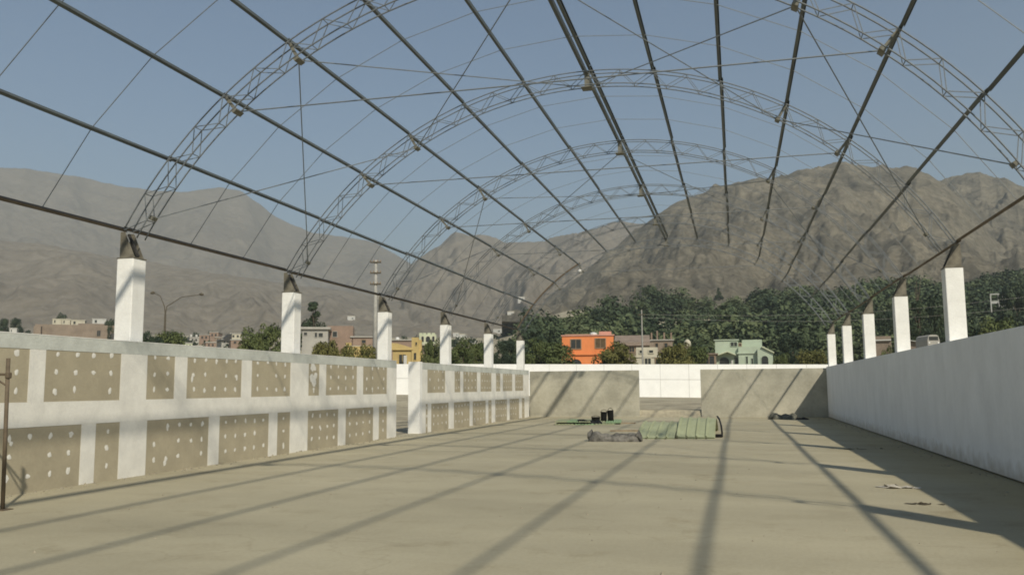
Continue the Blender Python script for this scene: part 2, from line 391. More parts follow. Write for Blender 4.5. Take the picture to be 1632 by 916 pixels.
# ------------------------------------------------------------------ arch trusses
PROTO = {}
def arch_meshes():
    def chord(R, dy): return MB().path([arc(R, a, dy) for a in np.linspace(-60, 60, 61)], .0135, 6)
    PROTO['outer_chord'] = [chord(RO, s*.12).mesh('outer_chord', M['steel'], True) for s in (-1, 1)]
    PROTO['inner_chord'] = [chord(RI, s*.12).mesh('inner_chord', M['steel'], True) for s in (-1, 1)]
    lac = []
    for s in (-1, 1):
        for k in range(24):
            a = -60+5*k
            lac.append(MB().tube(arc(RO, a, s*.12), arc(RI, a+2.5, s*.12), .0085, n=4).mesh('lacing_rod', M['steel']))
            lac.append(MB().tube(arc(RI, a+2.5, s*.12), arc(RO, a+5, s*.12), .0085, n=4).mesh('lacing_rod', M['steel']))
    for k in range(25):
        lac.append(MB().tube(arc(RO, -60+5*k, -.12), arc(RO, -60+5*k, .12), .0085, n=4).mesh('lacing_rod', M['steel']))
        if k < 24: lac.append(MB().tube(arc(RI, -57.5+5*k, -.12), arc(RI, -57.5+5*k, .12), .0085, n=4).mesh('lacing_rod', M['steel']))
    PROTO['lacing_rod'] = lac
    cl = []
    for a in (-57, -40, -30, 0, 30, 40, 57):
        # node box on the inner chord with an upright plate towards the purlin
        m = MB(); c = arc(RI-.02, a, 0); t = Vector((math.cos(math.radians(a)), 0, -math.sin(math.radians(a)))); n_ = Vector((math.sin(math.radians(a)), 0, math.cos(math.radians(a))))
        def bx(ht, r0, r1, y):
            vs = [c+t*sx*ht+n_*rr+Vector((0, sy*y, 0)) for rr in (r0, r1) for sx, sy in ((-1, -1), (1, -1), (1, 1), (-1, 1))]
            m.add(vs, [(0,3,2,1),(4,5,6,7),(0,1,5,4),(1,2,6,5),(2,3,7,6),(3,0,4,7)])
        if abs(a) == 57: bx(.04, -.04, .04, .07)
        elif a == 0: bx(.13, -.05, -.03, .16); bx(.06, -.03, .40, .03)
        else: bx(.05, -.05, .0, .13); bx(.03, .0, .38, .012)
        cl.append(m.mesh('cleat', M['plate_light']))
    PROTO['cleat'] = cl
arch_meshes()
order = {0: 'nearest visible', 1: 'second', 2: 'third', 3: 'fourth', 4: 'fifth', 5: 'farthest'}
def arch(i, label):
    t = thing('arch_truss', label, 'roof truss', (0, ay(i), 0), 0, 'arched lattice trusses of the roof frame')
    if i < 5:
        for nm in ('outer_chord', 'inner_chord', 'lacing_rod', 'cleat'):
            for me in PROTO[nm]: link(nm, me, t)
    else:
        for nm in ('outer_chord', 'inner_chord', 'lacing_rod', 'cleat'):
            for me in PROTO[nm]: link(nm, me, t)
    return t
arch(-1, 'arched lattice truss above the camera, out of the top of the frame')
AL = ['arched steel lattice truss nearest the camera, rising from the nearest left column',
      'second arched steel lattice truss, rising from the left column before the utility pole',
      'third arched steel lattice truss, standing on the columns beside the wall doorway',
      'fourth arched steel lattice truss, one bay past the wall doorway',
      'fifth arched steel lattice truss, one bay short of the grey end wall',
      'farthest arched steel lattice truss, over the grey plastered end wall']
for i in range(6): arch(i, AL[i])
# plain rusty edge channel closing the last arch low on the left
m = MB().path([arc(RO+.16, a, YB+.3) for a in np.linspace(-59.5, -29.5, 16)], .05, 4)
tag(m.build('edge_channel', M['rust']), 'brown curved edge channel joining purlin ends at far left of roof', 'steel channel')

# ------------------------------------------------------------------ purlins: Z-lapped channels on the outer chord
def channel(deg, y0, y1, mt, parent, off=0., flip=1, wid=.052, dep=.115):
    a = math.radians(deg); n_ = Vector((math.sin(a), 0, math.cos(a))); t = Vector((math.cos(a), 0, -math.sin(a)))*flip
    r0_ = RO+.022+abs(off)*.4; th = .007; lip = .02
    # cee outline in (tangent, radial): open towards +t
    o = [(0, 0), (wid, 0), (wid, lip), (wid-th, lip), (wid-th, th), (th, th), (th, dep-th), (wid-th, dep-th), (wid-th, dep-lip), (wid, dep-lip), (wid, dep), (0, dep)]
    vs = []
    for y in (y0, y1):
        for p, q in o:
            v = Vector((XC, y, 0))+n_*(r0_+q)+t*(p-wid/2+off); vs.append(v)
    n = len(o)
    fs = [(i, (i+1) % n, n+(i+1) % n, n+i) for i in range(n)]
    for b in (0, n):
        fs += [(b+0, b+1, b+4, b+5), (b+1, b+2, b+3, b+4), (b+0, b+5, b+6, b+11), (b+11, b+6, b+7, b+10), (b+10, b+7, b+8, b+9)]
    me = MB().add(vs, fs).mesh('channel', mt)
    return link('channel', me, parent)
PN = ['left eave purlin on top of the left column brackets', 'first purlin up from the left eave', 'second purlin up from the left eave',
      'third purlin up from the left eave', 'fourth purlin up from the left eave', 'purlin just left of the doubled ridge channel',
      'doubled ridge channel along the crown of the arches', 'purlin just right of the doubled ridge channel', 'second purlin to the right of the ridge',
      'third purlin to the right of the ridge', 'fourth purlin to the right of the ridge', 'first purlin up from the right eave', 'right eave purlin on top of the right column brackets']
for k in range(13):
    deg = -60+10*k; mt = M['rust'] if k in (0, 12) else M['purlin']
    t = thing('purlin', ('dark ' if k not in (0, 12) else 'brown ')+'steel '+PN[k], 'purlin', arc(RO, deg, ay(-2)), 0, 'steel purlins running the length of the roof')
    t.location = (0, 0, 0)
    for i in range(-2, 5):
        y0 = ay(i)+(.02 if i > -2 else -6); y1 = ay(i+1)+(.30 if i < 4 else .36)
        fl = 1 if deg > 0 else -1
        off = (.012 if i % 2 else -.012)
        if k == 6:
            channel(deg, y0, ay(i+1)-.03 if i < 4 else y1, mt, t, .078, 1, .066, .13)
            channel(deg, y0, ay(i+1)-.03 if i < 4 else y1, mt, t, .078, -1, .066, .13)
        else:
            channel(deg, y0, y1-.28 if i < 4 else y1, mt, t, off, fl)

# ------------------------------------------------------------------ sag rods, ties and braces
SAG = {}
for i in range(-1, 5):
    for j in (1, 2):
        y = ay(i)+BAY*j/3
        m = MB().path([arc(RO+.09, a, y) for a in range(-60, 61, 10)], .0075, 4)
        where = ['nearest', 'second', 'third', 'fourth', 'fifth'][i] if i >= 0 else ''
        nxt = ['second', 'third', 'fourth', 'fifth', 'farthest'][i] if i >= 0 else ''
        lab = f'thin sag rod, {"nearer" if j == 1 else "farther"} of the pair between the {where} and {nxt} arch' if i >= 0 else \
              f'thin sag rod, {"nearer" if j == 1 else "farther"} of the pair just before the nearest arch'
        tag(m.build('sag_rod', M['zinc']), lab, 'steel rod', 'thin sag rods looping over the roof between purlins')
def rod(name, a, b, r, label, cat, group): tag(MB().tube(a, b, r, n=5).build(name, M['zinc']), label, cat, group)
for i in range(0, 5):
    rod('tie_rod', arc(RI-.03, -40, ay(i)), arc(RI-.03, 40, ay(i)), .0125, f'straight tie rod spanning the {order[i]} arch from left to right'.replace('nearest visible', 'nearest'), 'steel rod', 'tie rods across the arches')
node = [-57, -30, 0, 30, 57]; nn = ['left foot', 'left haunch', 'crown', 'right haunch', 'right foot']
for b in (0, 2):
    for k in range(4):
        for (p, q) in ((k, k+1), (k+1, k)):
            rod('brace_rod', arc(RI-.03, node[p], ay(b)), arc(RI-.03, node[q], ay(b+1)), .0115,
                f'brace rod from {nn[p]} of the {["nearest","","third"][b]} arch to {nn[q]} of the {["second","","fourth"][b]}', 'steel rod', 'diagonal brace rods of the roof')
# ------------------------------------------------------------------ columns with steel brackets
def column(side, i, label):
    x0 = -11.31 if side < 0 else 4.42; x1 = x0+.36
    t = thing('column', label, 'column', ((x0+x1)/2, ay(i), 0), 0, 'white concrete columns carrying the roof')
    xin = .18*(-side); xout = .18*side          # local: towards the hall / away from it
    a, b = -.18, .18
    MB().box(a, b, -.185, .185, -.05, 4.04).build('shaft', M['white'], t, bevel=.015)
    MB().box(-.19, .19, -.19, .19, 4.04, 4.06).build('base_plate', M['plate'], t)
    ex = XC+side*RO*math.sin(math.radians(60))-t.location.x      # eave line, local x
    for y in (-.13, .13):
        poly = [(xin*.92, 4.06), (xout*.92, 4.06), (xout*.92, 4.56), (ex-side*.04, 4.56)]
        MB().prism(poly, y-.006, y+.006).build('gusset_plate', M['plate'], t)
    MB().tube((ex-side*.02, 0, 4.53), (xin*.8, 0, 4.09), .03, n=4).build('stiffener', M['dark'], t)
    return t
CL = ['tall white column at the left wall, nearest the camera', 'white column at the left wall with a round dark tree behind it',
      'white column at the left wall just before the doorway gap', 'white column on the far left wall, first past the doorway gap',
      'white column on the far left wall, second past the doorway gap', 'white column at the far left corner by the grey end wall']
CRr = {1: 'white column on the right wall, nearest the camera and largest', 2: 'second white column from the camera on the right wall',
       3: 'middle of the five white columns on the right wall', 4: 'fourth white column from the camera on the right wall', 5: 'white column at the far right corner, smallest on that wall'}
for i in range(6): column(-1, i, CL[i])
column(1, -1, 'white column on the right wall outside the frame, nearest of all')
column(1, 0, 'white column on the right wall just outside the frame')
for i in range(1, 6): column(1, i, CRr[i])

# ------------------------------------------------------------------ left partition wall of plasterboard
def spots(m, y0, y1, z0, z1, row0, big=False):
    ny = max(1, round((y1-y0)/.42)); ys = [y0+(y1-y0)*(k+.5)/ny for k in range(ny)]
    zs = [row0+.30*k for k in range(-1, 4)]
    for z in zs:
        for y in ys:
            zz = z+rnd.uniform(-.018, .018); yy = y+rnd.uniform(-.022, .022)
            if zz < z0+.03 or zz > z1-.02 or rnd.random() < .06: continue
            if rnd.random() < .05: blob(m, yy+rnd.uniform(-.06, .06), zz-rnd.uniform(.03, .09), rnd.uniform(.02, .05), rnd.uniform(.04, .09))
            blob(m, yy, zz, rnd.uniform(.036, .056), rnd.uniform(.04, .066))
    if big:
        for _ in range(6): blob(m, rnd.uniform(y0+.12, y1-.12), rnd.uniform(z0+.1, z1-.1), rnd.uniform(.06, .14), rnd.uniform(.05, .13))
def blob(m, y, z, ry, rz):
    n = 9; vs = [(.0165, y, z)]
    for k in range(n):
        a = 2*math.pi*k/n; q = rnd.uniform(.7, 1.15); vs.append((.0125, y+ry*q*math.cos(a), z+rz*q*math.sin(a)))
    m.add(vs, [(0, 1+k, 1+(k+1) % n) for k in range(n)])
def partition(label, y0, y1, ups, los, end_post=None):
    t = thing('partition_wall', label, 'wall', (XL, 0, 0), 0, 'plasterboard walls along the left side')
    # local x: 0 is the front of the board core
    MB().box(-.28, -.001, y0, y1, -.05, H-.004).build('wall_core', M['white_wall'], t)
    for row, (z0, z1, r0_) in ((ups, (1.385, 2.21, 1.56)), (los, (.0, 1.0, .26))):
        for n_, (a, b) in enumerate(row):
            o = MB().box(0, .010, a-.02, b+.02, z0-.01, z1+.01).build('plasterboard', M['board'], t)
            m = MB(); spots(m, a+.04, b-.04, z0+.02, z1+.03, r0_, big=(abs(a-20.4) < .2 and row is ups))
            if m.v:
                f = m.build('filler_spots', M['putty'], o); f['kind'] = 'stuff'
        edges = [y0]+[v for p in row for v in p]+[y1]
        for k in range(0, len(edges), 2):
            if edges[k+1]-edges[k] > .02:
                MB().box(0, .014, edges[k], edges[k+1], z0+.001, z1-.001).build('joint_strip', M['joint'], t)
    MB().box(0, .016, y0, y1, 1.0, 1.385).build('joint_strip', M['joint'], t)
    MB().box(0, .016, y0, y1, 2.21, H-.004).build('top_strip', M['top_grey'], t)
    MB().box(-.285, .02, y0, y1, H-.004, H+.008).build('wall_cap', M['white'], t)
    return t
ups = [(-1.2, 1.1), (1.5, 3.6), (3.9, 5.4), (5.75, 7.0), (7.3, 8.8), (9.15, 11.27), (11.6, 13.36), (14.08, 14.91), (15.31, 17.3), (17.72, 19.5), (20.45, 21.04), (21.44, 23.4), (23.84, 25.65)]
los = [(-2.6, -.5), (-.1, 2.0), (2.4, 4.5), (4.9, 7.0), (7.8, 9.9), (10.3, 12.46), (12.8, 13.4), (14.14, 16.11), (16.5, 18.52), (18.92, 19.53), (20.45, 22.21), (22.69, 24.61), (25.04, 25.68)]
partition('near part of the left wall, brown plasterboard with broad white joints', -3, 26.45, ups, los)
ups2 = [(29.38, 31.33), (32.48, 33.2), (33.6, 35.53), (36.05, 37.77), (38.55, 39.31), (39.77, 41.55), (42.12, 43.82)]
los2 = [(29.22, 29.42), (29.79, 31.74), (32.4, 34.46), (34.9, 36.83), (37.27, 37.78), (38.41, 40.49), (41.02, 42.91), (43.51, 44.06)]
p2 = partition('far part of the left wall beyond the doorway gap, plasterboard with white joints', 28.82, 45.1, ups2, los2)
MB().box(-.40, .024, 28.56, 28.83, -.05, H+.03).build('door_jamb', M['white'], p2, bevel=.01)

# ------------------------------------------------------------------ right wall: smooth, one bay after another
t = thing('side_wall', 'long smooth white wall on the right, its inner face in shade', 'wall', (XR, 0, 0))
for i in range(-3, 5):
    MB().box(.0, .08, max(ay(i)+.006, -4), ay(i+1)-.006, .03, H+.01).build('wall_bay', M['white_wall'], t, bevel=.006)
MB().box(.07, .10, -4, ay(5), -.05, H-.01).build('wall_core', M['greyhouse'], t)
MB().box(.10, .50, -4, ay(5)+.2, H-.12, H).build('wall_cap', M['white_wall'], t)
MB().box(.40, .49, -4, ay(5)+.2, -.3, H-.13).build('outer_leaf', M['white_wall'], t)

# ------------------------------------------------------------------ end wall
def endwall(label, x0, x1):
    t = thing('end_wall', label, 'wall', (0, 45.45, 0), 0, 'grey plastered end walls')
    MB().box(x0, x1, -.03, .14, -.05, 2.40).build('wall_panel', M['plaster'], t, bevel=.012)
    n = 0
    return t
endwall('grey plastered end wall left of the opening, crossed by shadow lines', XL-.02, -4.87)
endwall('grey plastered end wall right of the opening, with a corner in shadow', -1.75, XR+.2)

# ------------------------------------------------------------------ perimeter wall beyond
t = thing('perimeter_wall', 'long sunlit white boundary wall beyond the end wall opening', 'wall', (0, 0, 0))
def PX(x): return 82.0+(x+6)*.06
xs = list(np.arange(-64, 40.1, 2.6))
for n_, (a, b) in enumerate(zip(xs, xs[1:])):
    for z0, z1 in ((0, 1.60), (1.63, 3.02)):
        zb0 = float(np.clip(.485-.0127*a, -.1, 1.3)) - (.0); zb1 = float(np.clip(.485-.0127*b, -.1, 1.3))
        m = MB(); A = a+.012; B_ = b-.012
        lo = -.4 if z0 == 0 else z0
        vs = [(A, PX(A), zb0+lo), (B_, PX(B_), zb1+lo), (B_, PX(B_)+.16, zb1+lo), (A, PX(A)+.16, zb0+lo), (A, PX(A), zb0+z1), (B_, PX(B_), zb1+z1), (B_, PX(B_)+.16, zb1+z1), (A, PX(A)+.16, zb0+z1)]
        m.add(vs, [(0,3,2,1),(4,5,6,7),(0,1,5,4),(1,2,6,5),(2,3,7,6),(3,0,4,7)])
        m.build('wall_panel', M['white_sun'], t)
m = MB()
m.add([(xs[0], PX(xs[0])+.03, .8), (xs[-1], PX(xs[-1])+.03, -.4), (xs[-1], PX(xs[-1])+.12, -.4), (xs[0], PX(xs[0])+.12, .8), (xs[0], PX(xs[0])+.03, 4.28), (xs[-1], PX(xs[-1])+.03, 2.96), (xs[-1], PX(xs[-1])+.12, 2.96), (xs[0], PX(xs[0])+.12, 4.28)], [(0,3,2,1),(4,5,6,7),(0,1,5,4),(1,2,6,5),(2,3,7,6),(3,0,4,7)])
m.build('wall_core', M['greyhouse'], t)

# ------------------------------------------------------------------ things on the floor
def arched_sheet(x0, y0, wid, ln, hgt, z, mt, parent, ribs=4, name='roof_sheet', lift=0, thick=.01):
    n = 28; cols = []
    for r in range(ribs+1):
        cols += [(r/ribs, 1.0)]
    prof = []
    for r in range(ribs):
        c = r/ribs; w_ = 1/ribs
        prof += [(c, 0), (c+w_*.10, .045), (c+w_*.18, .045), (c+w_*.28, 0), (c+w_*.62, .004)]
    prof += [(1, 0)]
    vs = []; k = len(prof)
    for j in range(n+1):
        t_ = j/n; s = math.sin(math.pi*t_)
        for p, q in prof: vs.append((x0+wid*p, y0+ln*t_, z+hgt*s+q+lift*t_))
    top = len(vs)
    vs += [(x, y, zz-thick) for x, y, zz in vs]
    fs = [(j*k+i, j*k+i+1, (j+1)*k+i+1, (j+1)*k+i) for j in range(n) for i in range(k-1)]
    fs += [tuple(top+v for v in f[::-1]) for f in fs]
    fs += [(i, i+1, top+i+1, top+i) for i in range(k-1)]+[(n*k+i, n*k+i+1, top+n*k+i+1, top+n*k+i) for i in range(k-1)]
    fs += [(j*k, (j+1)*k, top+(j+1)*k, top+j*k) for j in range(n)]+[(j*k+k-1, (j+1)*k+k-1, top+(j+1)*k+k-1, top+j*k+k-1) for j in range(n)]
    return MB().add(vs, fs).build(name, mt, parent)
for nx_, (x0, y0, wd, ln, hh, nsh, lab) in enumerate(((-1.80, 26.75, 1.13, 4.9, .47, 4, 'right stack of arched green ribbed roofing sheets on the floor'),
                                                     (-2.98, 26.5, 1.14, 4.8, .36, 3, 'left lower stack of green ribbed roofing sheets on the floor'))):
    t = thing('roofing_stack', lab, 'roofing sheets', (x0, y0, 0), .0, 'stacks of green roofing sheets')
    for q in range(nsh):
        o = arched_sheet(0, 0, wd, ln, hh, .006+.016*q, M['green'], t)
        o.location = (.012*((q*7) % 3-1), .02*((q*5) % 3-1), 0)
# black strip standing in for the dark underside of another arched sheet
t = thing('underside_strip', 'thin black curved strip for a dark sheet underside beside the right roofing stack', 'strip', (-.50, 27.6, 0))
MB().path([(-.14, 2.2, .56), (-.06, 1.3, .50), (.0, .6, .34), (.03, .15, .15), (.03, 0, .03)], .03, 6).build('curved_strip', M['black'], t)
MB().box(-.17, .04, -.06, .10, 0, .10).build('foot_block', M['black'], t, bevel=.02)

def lump(name, label, cat, loc, size, mt, seed, rz=0, group=None, noise=.35, parts=True):
    """a lying bundle: half-buried rounded body with folds"""
    n, k = 30, 14; vs = []; lx, ly, lz = size
    xx, aa = np.meshgrid(np.linspace(0, 1, n), np.linspace(0, math.pi, k), indexing='ij')
    env = (1-np.abs(2*xx-1)**4)**.5*(.75+.25*vnoise(xx*7, xx*0+seed, seed))
    rr = 1+noise*fbm(xx*6+seed, aa*1.5, 4, seed)
    X = (xx-.5)*lx; Y = -np.cos(aa)*ly/2*env*rr; Z = np.maximum(np.sin(aa)*lz*env*rr, 0)
    V = np.stack([X, Y, Z], 2).reshape(-1, 3)
    i, j = np.meshgrid(np.arange(n-1), np.arange(k-1), indexing='ij'); a = (i*k+j).ravel()
    F = np.stack([a, a+k, a+k+1, a+1], 1)
    base = [ii*k for ii in range(n)]; top = [ii*k+k-1 for ii in range(n)]
    me = npmesh(name, V, F, mt, True)
    o = link(name, me); o.location = loc; o.rotation_euler = (0, 0, rz); tag(o, label, cat, group)
    return o
o = lump('tarp_bundle', 'rolled grey tarpaulin lying in front of the green sheets', 'tarpaulin', (-3.44, 25.25, 0), (1.55, .62, .34), M['tarp'], 3, .02)
m = MB().path([(-.70, -.02, .10), (-.72, .05, .2), (-.66, .1, .30), (-.62, .08, .22)], [.09, .08, .05, .02], 7)
m.build('loose_end', M['tarp'], o, smooth=True)
m = MB().path([(.66, -.10, .12), (.70, 0, .24), (.74, -.12, .12), (.80, -.2, .03)], [.09, .09, .07, .02], 7)
m.build('loose_end', M['tarp'], o, smooth=True)
o = lump('sack', 'dark sack slumped against the far right end of the end wall', 'sack', (2.05, 42.6, 0), (1.35, .7, .34), M['sack'], 9, -.05)
lump('sack', 'black flat bag end trailing from the slumped sack into shadow', 'sack', (2.75, 42.45, 0), (.9, .4, .12), M['black'], 12, -.08)
# green sheets, buckets and timber by the end wall
t = thing('sheet_pile', 'low pile of bright green sheets near the left end wall', 'roofing sheets', (-6.3, 37.6, 0), .12)
for q, (dx, dy, ln, wd) in enumerate(((0, 0, 2.5, 3.6), (.5, .3, 2.0, 3.2), (-.5, -.5, 1.5, 2.6))):
    for r in range(3):
        x = -ln/2+dx+ln*r/3
        mm = MB()
        for c in range(6):
            xa = x+(ln/3-.03)*c/6
            mm.box(xa, xa+(ln/3-.03)/6*.6, dy-wd/2, dy+wd/2, .01+.05*q, .05+.05*q)
        mm.box(x, x+ln/3-.03, dy-wd/2, dy+wd/2, .005+.05*q, .024+.05*q)
        mm.build('sheet', M['green2'] if (q+r) % 2 else M['green'], t)
def bucket(x, y, h, r, label, lean=0):
    t = thing('bucket', label, 'bucket', (x, y, 0), 0, 'black buckets beside the green sheets')
    t.rotation_euler = (0, lean, rnd.random())
    MB().path([(0, 0, 0), (0, 0, h*.5), (0, 0, h*.97), (0, 0, h)], [r*.86, r*.94, r, r*1.07], 14).build('body', M['black'], t, smooth=True)
    MB().path([(-r, 0, h*.93), (-r*.75, 0, h*1.12), (0, 0, h*1.2), (r*.75, 0, h*1.12), (r, 0, h*.93)], .012, 5).build('handle', M['black'], t)
bucket(-5.32, 38.0, .54, .14, 'tall black bucket standing rightmost by the green sheets', -.06)
bucket(-5.62, 37.8, .48, .14, 'tall black bucket standing in the middle by the green sheets', .05)
bucket(-5.86, 37.2, .28, .19, 'shorter black bucket left of the tall pair')
o = lump('sack', 'black bag lying flat at the end of the bright green sheets', 'sack', (-6.0, 36.2, 0), (1.2, .6, .24), M['black'], 21, .1)
for lab, a, b in (('brown plank on the floor just right of the black buckets', (-5.0, 37.2), (-4.2, 37.4)), ('thin plank on the floor between the tarpaulin and end wall', (-4.35, 30.8), (-3.2, 31.0)),
                  ('short plank on the floor left of the green sheet pile', (-8.2, 41.0), (-7.3, 41.2))):
    d = Vector((b[0]-a[0], b[1]-a[1], 0)); o = MB().box(0, d.length, -.07, .07, 0, .045).build('plank', M['timber'])
    o.location = (a[0], a[1], 0); o.rotation_euler = (0, 0, math.atan2(d.y, d.x)); tag(o, lab, 'plank', 'planks lying on the floor')
# scraps on the right
def scrap(name, label, x, y, n, spread, mt, seed, sy=.3, sc=1.):
    r = random.Random(seed); m = MB()
    for _ in range(n):
        cx = r.gauss(0, spread); cy = r.gauss(0, spread*sy); a = r.random()*6.3; s = sc*r.uniform(.03, .10); h = sc*r.uniform(.012, .06)
        m.add([(cx+s*1.6*math.cos(a), cy+s*math.sin(a), .006), (cx-s*math.sin(a), cy+s*math.cos(a), h), (cx-s*1.4*math.cos(a), cy-s*math.sin(a), .006), (cx+s*math.sin(a), cy-s*math.cos(a), h*.6), (cx, cy, .004)],
              [(0, 1, 2, 3), (0, 1, 4), (2, 3, 4), (1, 2, 4), (3, 0, 4)])
    o = m.build(name, mt); o.location = (x, y, 0); tag(o, label, 'litter')
scrap('torn_paper', 'pale torn paper scraps on the floor at the edge of the wall shadow', 2.35, 14.55, 22, .14, M['paper'], 4)
scrap('twigs', 'small dark debris on the sunlit floor below the paper scraps', 2.33, 12.65, 14, .11, M['twig'], 5, .3, .55)
scrap('twigs', 'dark debris lying in the wall shadow on the right floor', 2.75, 23.0, 16, .22, M['twig'], 6, .3, .6)
# crumbs of mortar and soil, thickest along the foot of the walls
def grit():
    r = random.Random(41); m = MB()
    for k in range(900):
        if k < 430: x, y = XL+.03+abs(r.gauss(0, .16)), r.uniform(8, 45)
        elif k < 640: x, y = XR-.03-abs(r.gauss(0, .3)), r.uniform(7, 45)
        elif k < 760: x, y = r.uniform(XL, XR), 45.36-abs(r.gauss(0, .25))
        else: x, y = r.uniform(-9, 4), 6+34*r.random()**1.6
        s_ = r.uniform(.008, .03)*(1.3 if k < 640 else .8); a = r.random()*6.3; h = s_*r.uniform(.6, 1.2)
        c, q = math.cos(a)*s_, math.sin(a)*s_
        m.add([(x+c, y+q, 0), (x-q, y+c*.8, 0), (x-c*.9, y-q, 0), (x+q, y-c, 0), (x+c*.2, y+q*.2, h)], [(0, 1, 4), (1, 2, 4), (2, 3, 4), (3, 0, 4)])
    o = m.build('grit', M['grit']); tag(o, 'crumbs of mortar and soil strewn along the wall feet', 'grit', kind='stuff')
grit()
# scaffold post at the left edge
t = thing('scaffold_post', 'rusty upright scaffold post at the left edge of the photo', 'post', (-9.46, 9.7, 0))
MB().tube((0, 0, 0), (-.05, 0, 2.0), .026, n=8).build('tube', M['rust'], t, smooth=True)
MB().box(-.09, .09, -.09, .09, 0, .012).build('base_plate', M['rust'], t)
MB().tube((-.03, 0, 1.78), (-.5, -.05, 1.80), .018, n=6).build('coupler_arm', M['rust'], t)
MB().tube((-.03, 0, 1.62), (-.3, -.04, 1.78), .014, n=6).build('coupler_arm', M['rust'], t)
MB().box(-.06, -.005, -.035, .035, 1.73, 1.81).build('coupler', M['rust'], t, bevel=.01)
# small white lamp hanging from a purlin end
p = arc(RO-.1, -30, YB+.1)
t = thing('work_lamp', 'small white lamp hanging at the far end of the left purlin', 'lamp', p)
MB().path([(0, 0, 0), (0, 0, -.08), (0, 0, -.14), (0, 0, -.30)], [.04, .06, .13, .15], 10).build('shade', M['tank'], t, smooth=True)
MB().tube((0, 0, .12), (0, 0, 0), .012).build('hanger', M['dark'], t)

# ------------------------------------------------------------------ vegetation
def leaves(cent, rad, n, size, seed, shell=.55):
    r = np.random.default_rng(seed)
    k = r.integers(0, len(cent), n); c = np.array(cent)[k]; R_ = np.array(rad)[k]
    d = r.normal(size=(n, 3)); d /= np.linalg.norm(d, axis=1)[:, None]
    q = shell+(1-shell)*r.random(n)**.6; pos = c+d*R_*q[:, None]
    nrm = d+r.normal(size=(n, 3))*.55+np.array([0, 0, .35]); nrm /= np.linalg.norm(nrm, axis=1)[:, None]
    a = np.cross(nrm, r.normal(size=(n, 3))); a /= np.linalg.norm(a, axis=1)[:, None]; b = np.cross(nrm, a)
    s = (size*r.uniform(.6, 1.4, n))[:, None]
    V = np.stack([pos-a*s, pos-b*s*.6, pos+a*s, pos+b*s*.6], 1).reshape(-1, 3)
    return V, np.arange(4*n).reshape(-1, 4)
def crown_shape(kind, seed):
    """clumps in a unit crown: x,y in -.5..5, z 0..1"""
    r = random.Random(seed); cent = []; rad = []
    n = 40 if kind == 'tall' else 34
    for k in range(n):
        if kind == 'round':
            a = r.random()*6.28; z = r.uniform(.08, .86); e = .40*math.sin(math.pi*min(1, z*.72+.24))**.6*math.sqrt(r.uniform(.08, 1))
            cent.append((e*math.cos(a), e*math.sin(a), z)); q = r.uniform(.12, .21); rad.append((q, q, q*.8))
        elif kind == 'tall':
            z = 1-r.random()**.75*.97; e = .42*(1-z**1.5)**.8*math.sqrt(r.random())+.02; a = r.random()*6.28
            cent.append((e*math.cos(a), e*math.sin(a), z)); q = r.uniform(.10, .17)*(1.2-z*.6); rad.append((q*1.2, q*1.2, q*.7))
        else:
            a = r.random()*6.28; e = .48*math.sqrt(r.random()); z = r.uniform(.05, .55)+.3*(1-(e/.5)**2)*r.random()
            cent.append((e*math.cos(a), e*math.sin(a), z)); q = r.uniform(.09, .17); rad.append((q, q, q*.9))
    return cent, rad
CROWN = {}
def fit(V):
    z0, z1 = np.percentile(V[:, 2], (.5, 99.7)); q = np.percentile(np.abs(V[:, :2]), 99)
    return np.stack([V[:, 0]*.5/q, V[:, 1]*.5/q, (V[:, 2]-z0)/(z1-z0)], 1)
def crown_mesh(kind, v, mt):
    key = (kind, v, mt)
    if key not in CROWN:
        c, rd = crown_shape(kind, v*31+hash_kind[kind]); V, F = leaves(c, rd, 6500, .026, v*7+3); V = fit(V)
        CROWN[key] = npmesh('crown', V, F, M[mt])
    return CROWN[key]
hash_kind = {'round': 1, 'tall': 2, 'shrub': 3}
def trunk_mesh(key, kind):
    if key not in CROWN:
        r = random.Random(5); m = MB()
        m.path([(0, 0, -.45), (.01, .0, 0), (.02, .01, .3), (0, 0, .75)], [.045, .035, .026, .008], 7)
        for k in range(7):
            a = k*2.4; z = .02+.08*k; e = .30 if kind != 'tall' else .2
            m.path([(.01, 0, z), (e*.5*math.cos(a), e*.5*math.sin(a), z+.13), (e*math.cos(a), e*math.sin(a), z+.28)], [.018, .012, .004], 5)
        CROWN[key] = m.mesh('trunk', M['bark'], True)
    return CROWN[key]
def tree(px, ptop, wpx, D, label, kind='round', mt='leaf', v=0, hfrac=1.0, group='trees beyond the hall', name='tree', pbot=None):
    top = at(px, ptop, D); wd = wpx*D/FPX
    gzv = float(gz(top.x, top.y)); tot = top.z-gzv
    ch = tot*.92
    if kind == 'tall': ch = min(tot*.9, wd*1.7)
    if kind == 'shrub': ch = tot*1.0
    t = thing(name, label, 'tree' if kind != 'shrub' else 'bush', (top.x, top.y, gzv), rnd.random()*6, group)
    c = link('crown', crown_mesh(kind, v, mt), t); c.scale = (wd*1.05, wd*1.05, ch*.98); c.location = (0, 0, tot-ch)
    tr = link('trunk', trunk_mesh('trunk_'+kind, kind), t); zs = (tot-ch)/.45 if tot-ch > .3 else ch*.9
    tr.scale = (wd*.8, wd*.8, max(ch*.9, zs)); tr.location = (0, 0, max(tot-ch, .1))
    return t
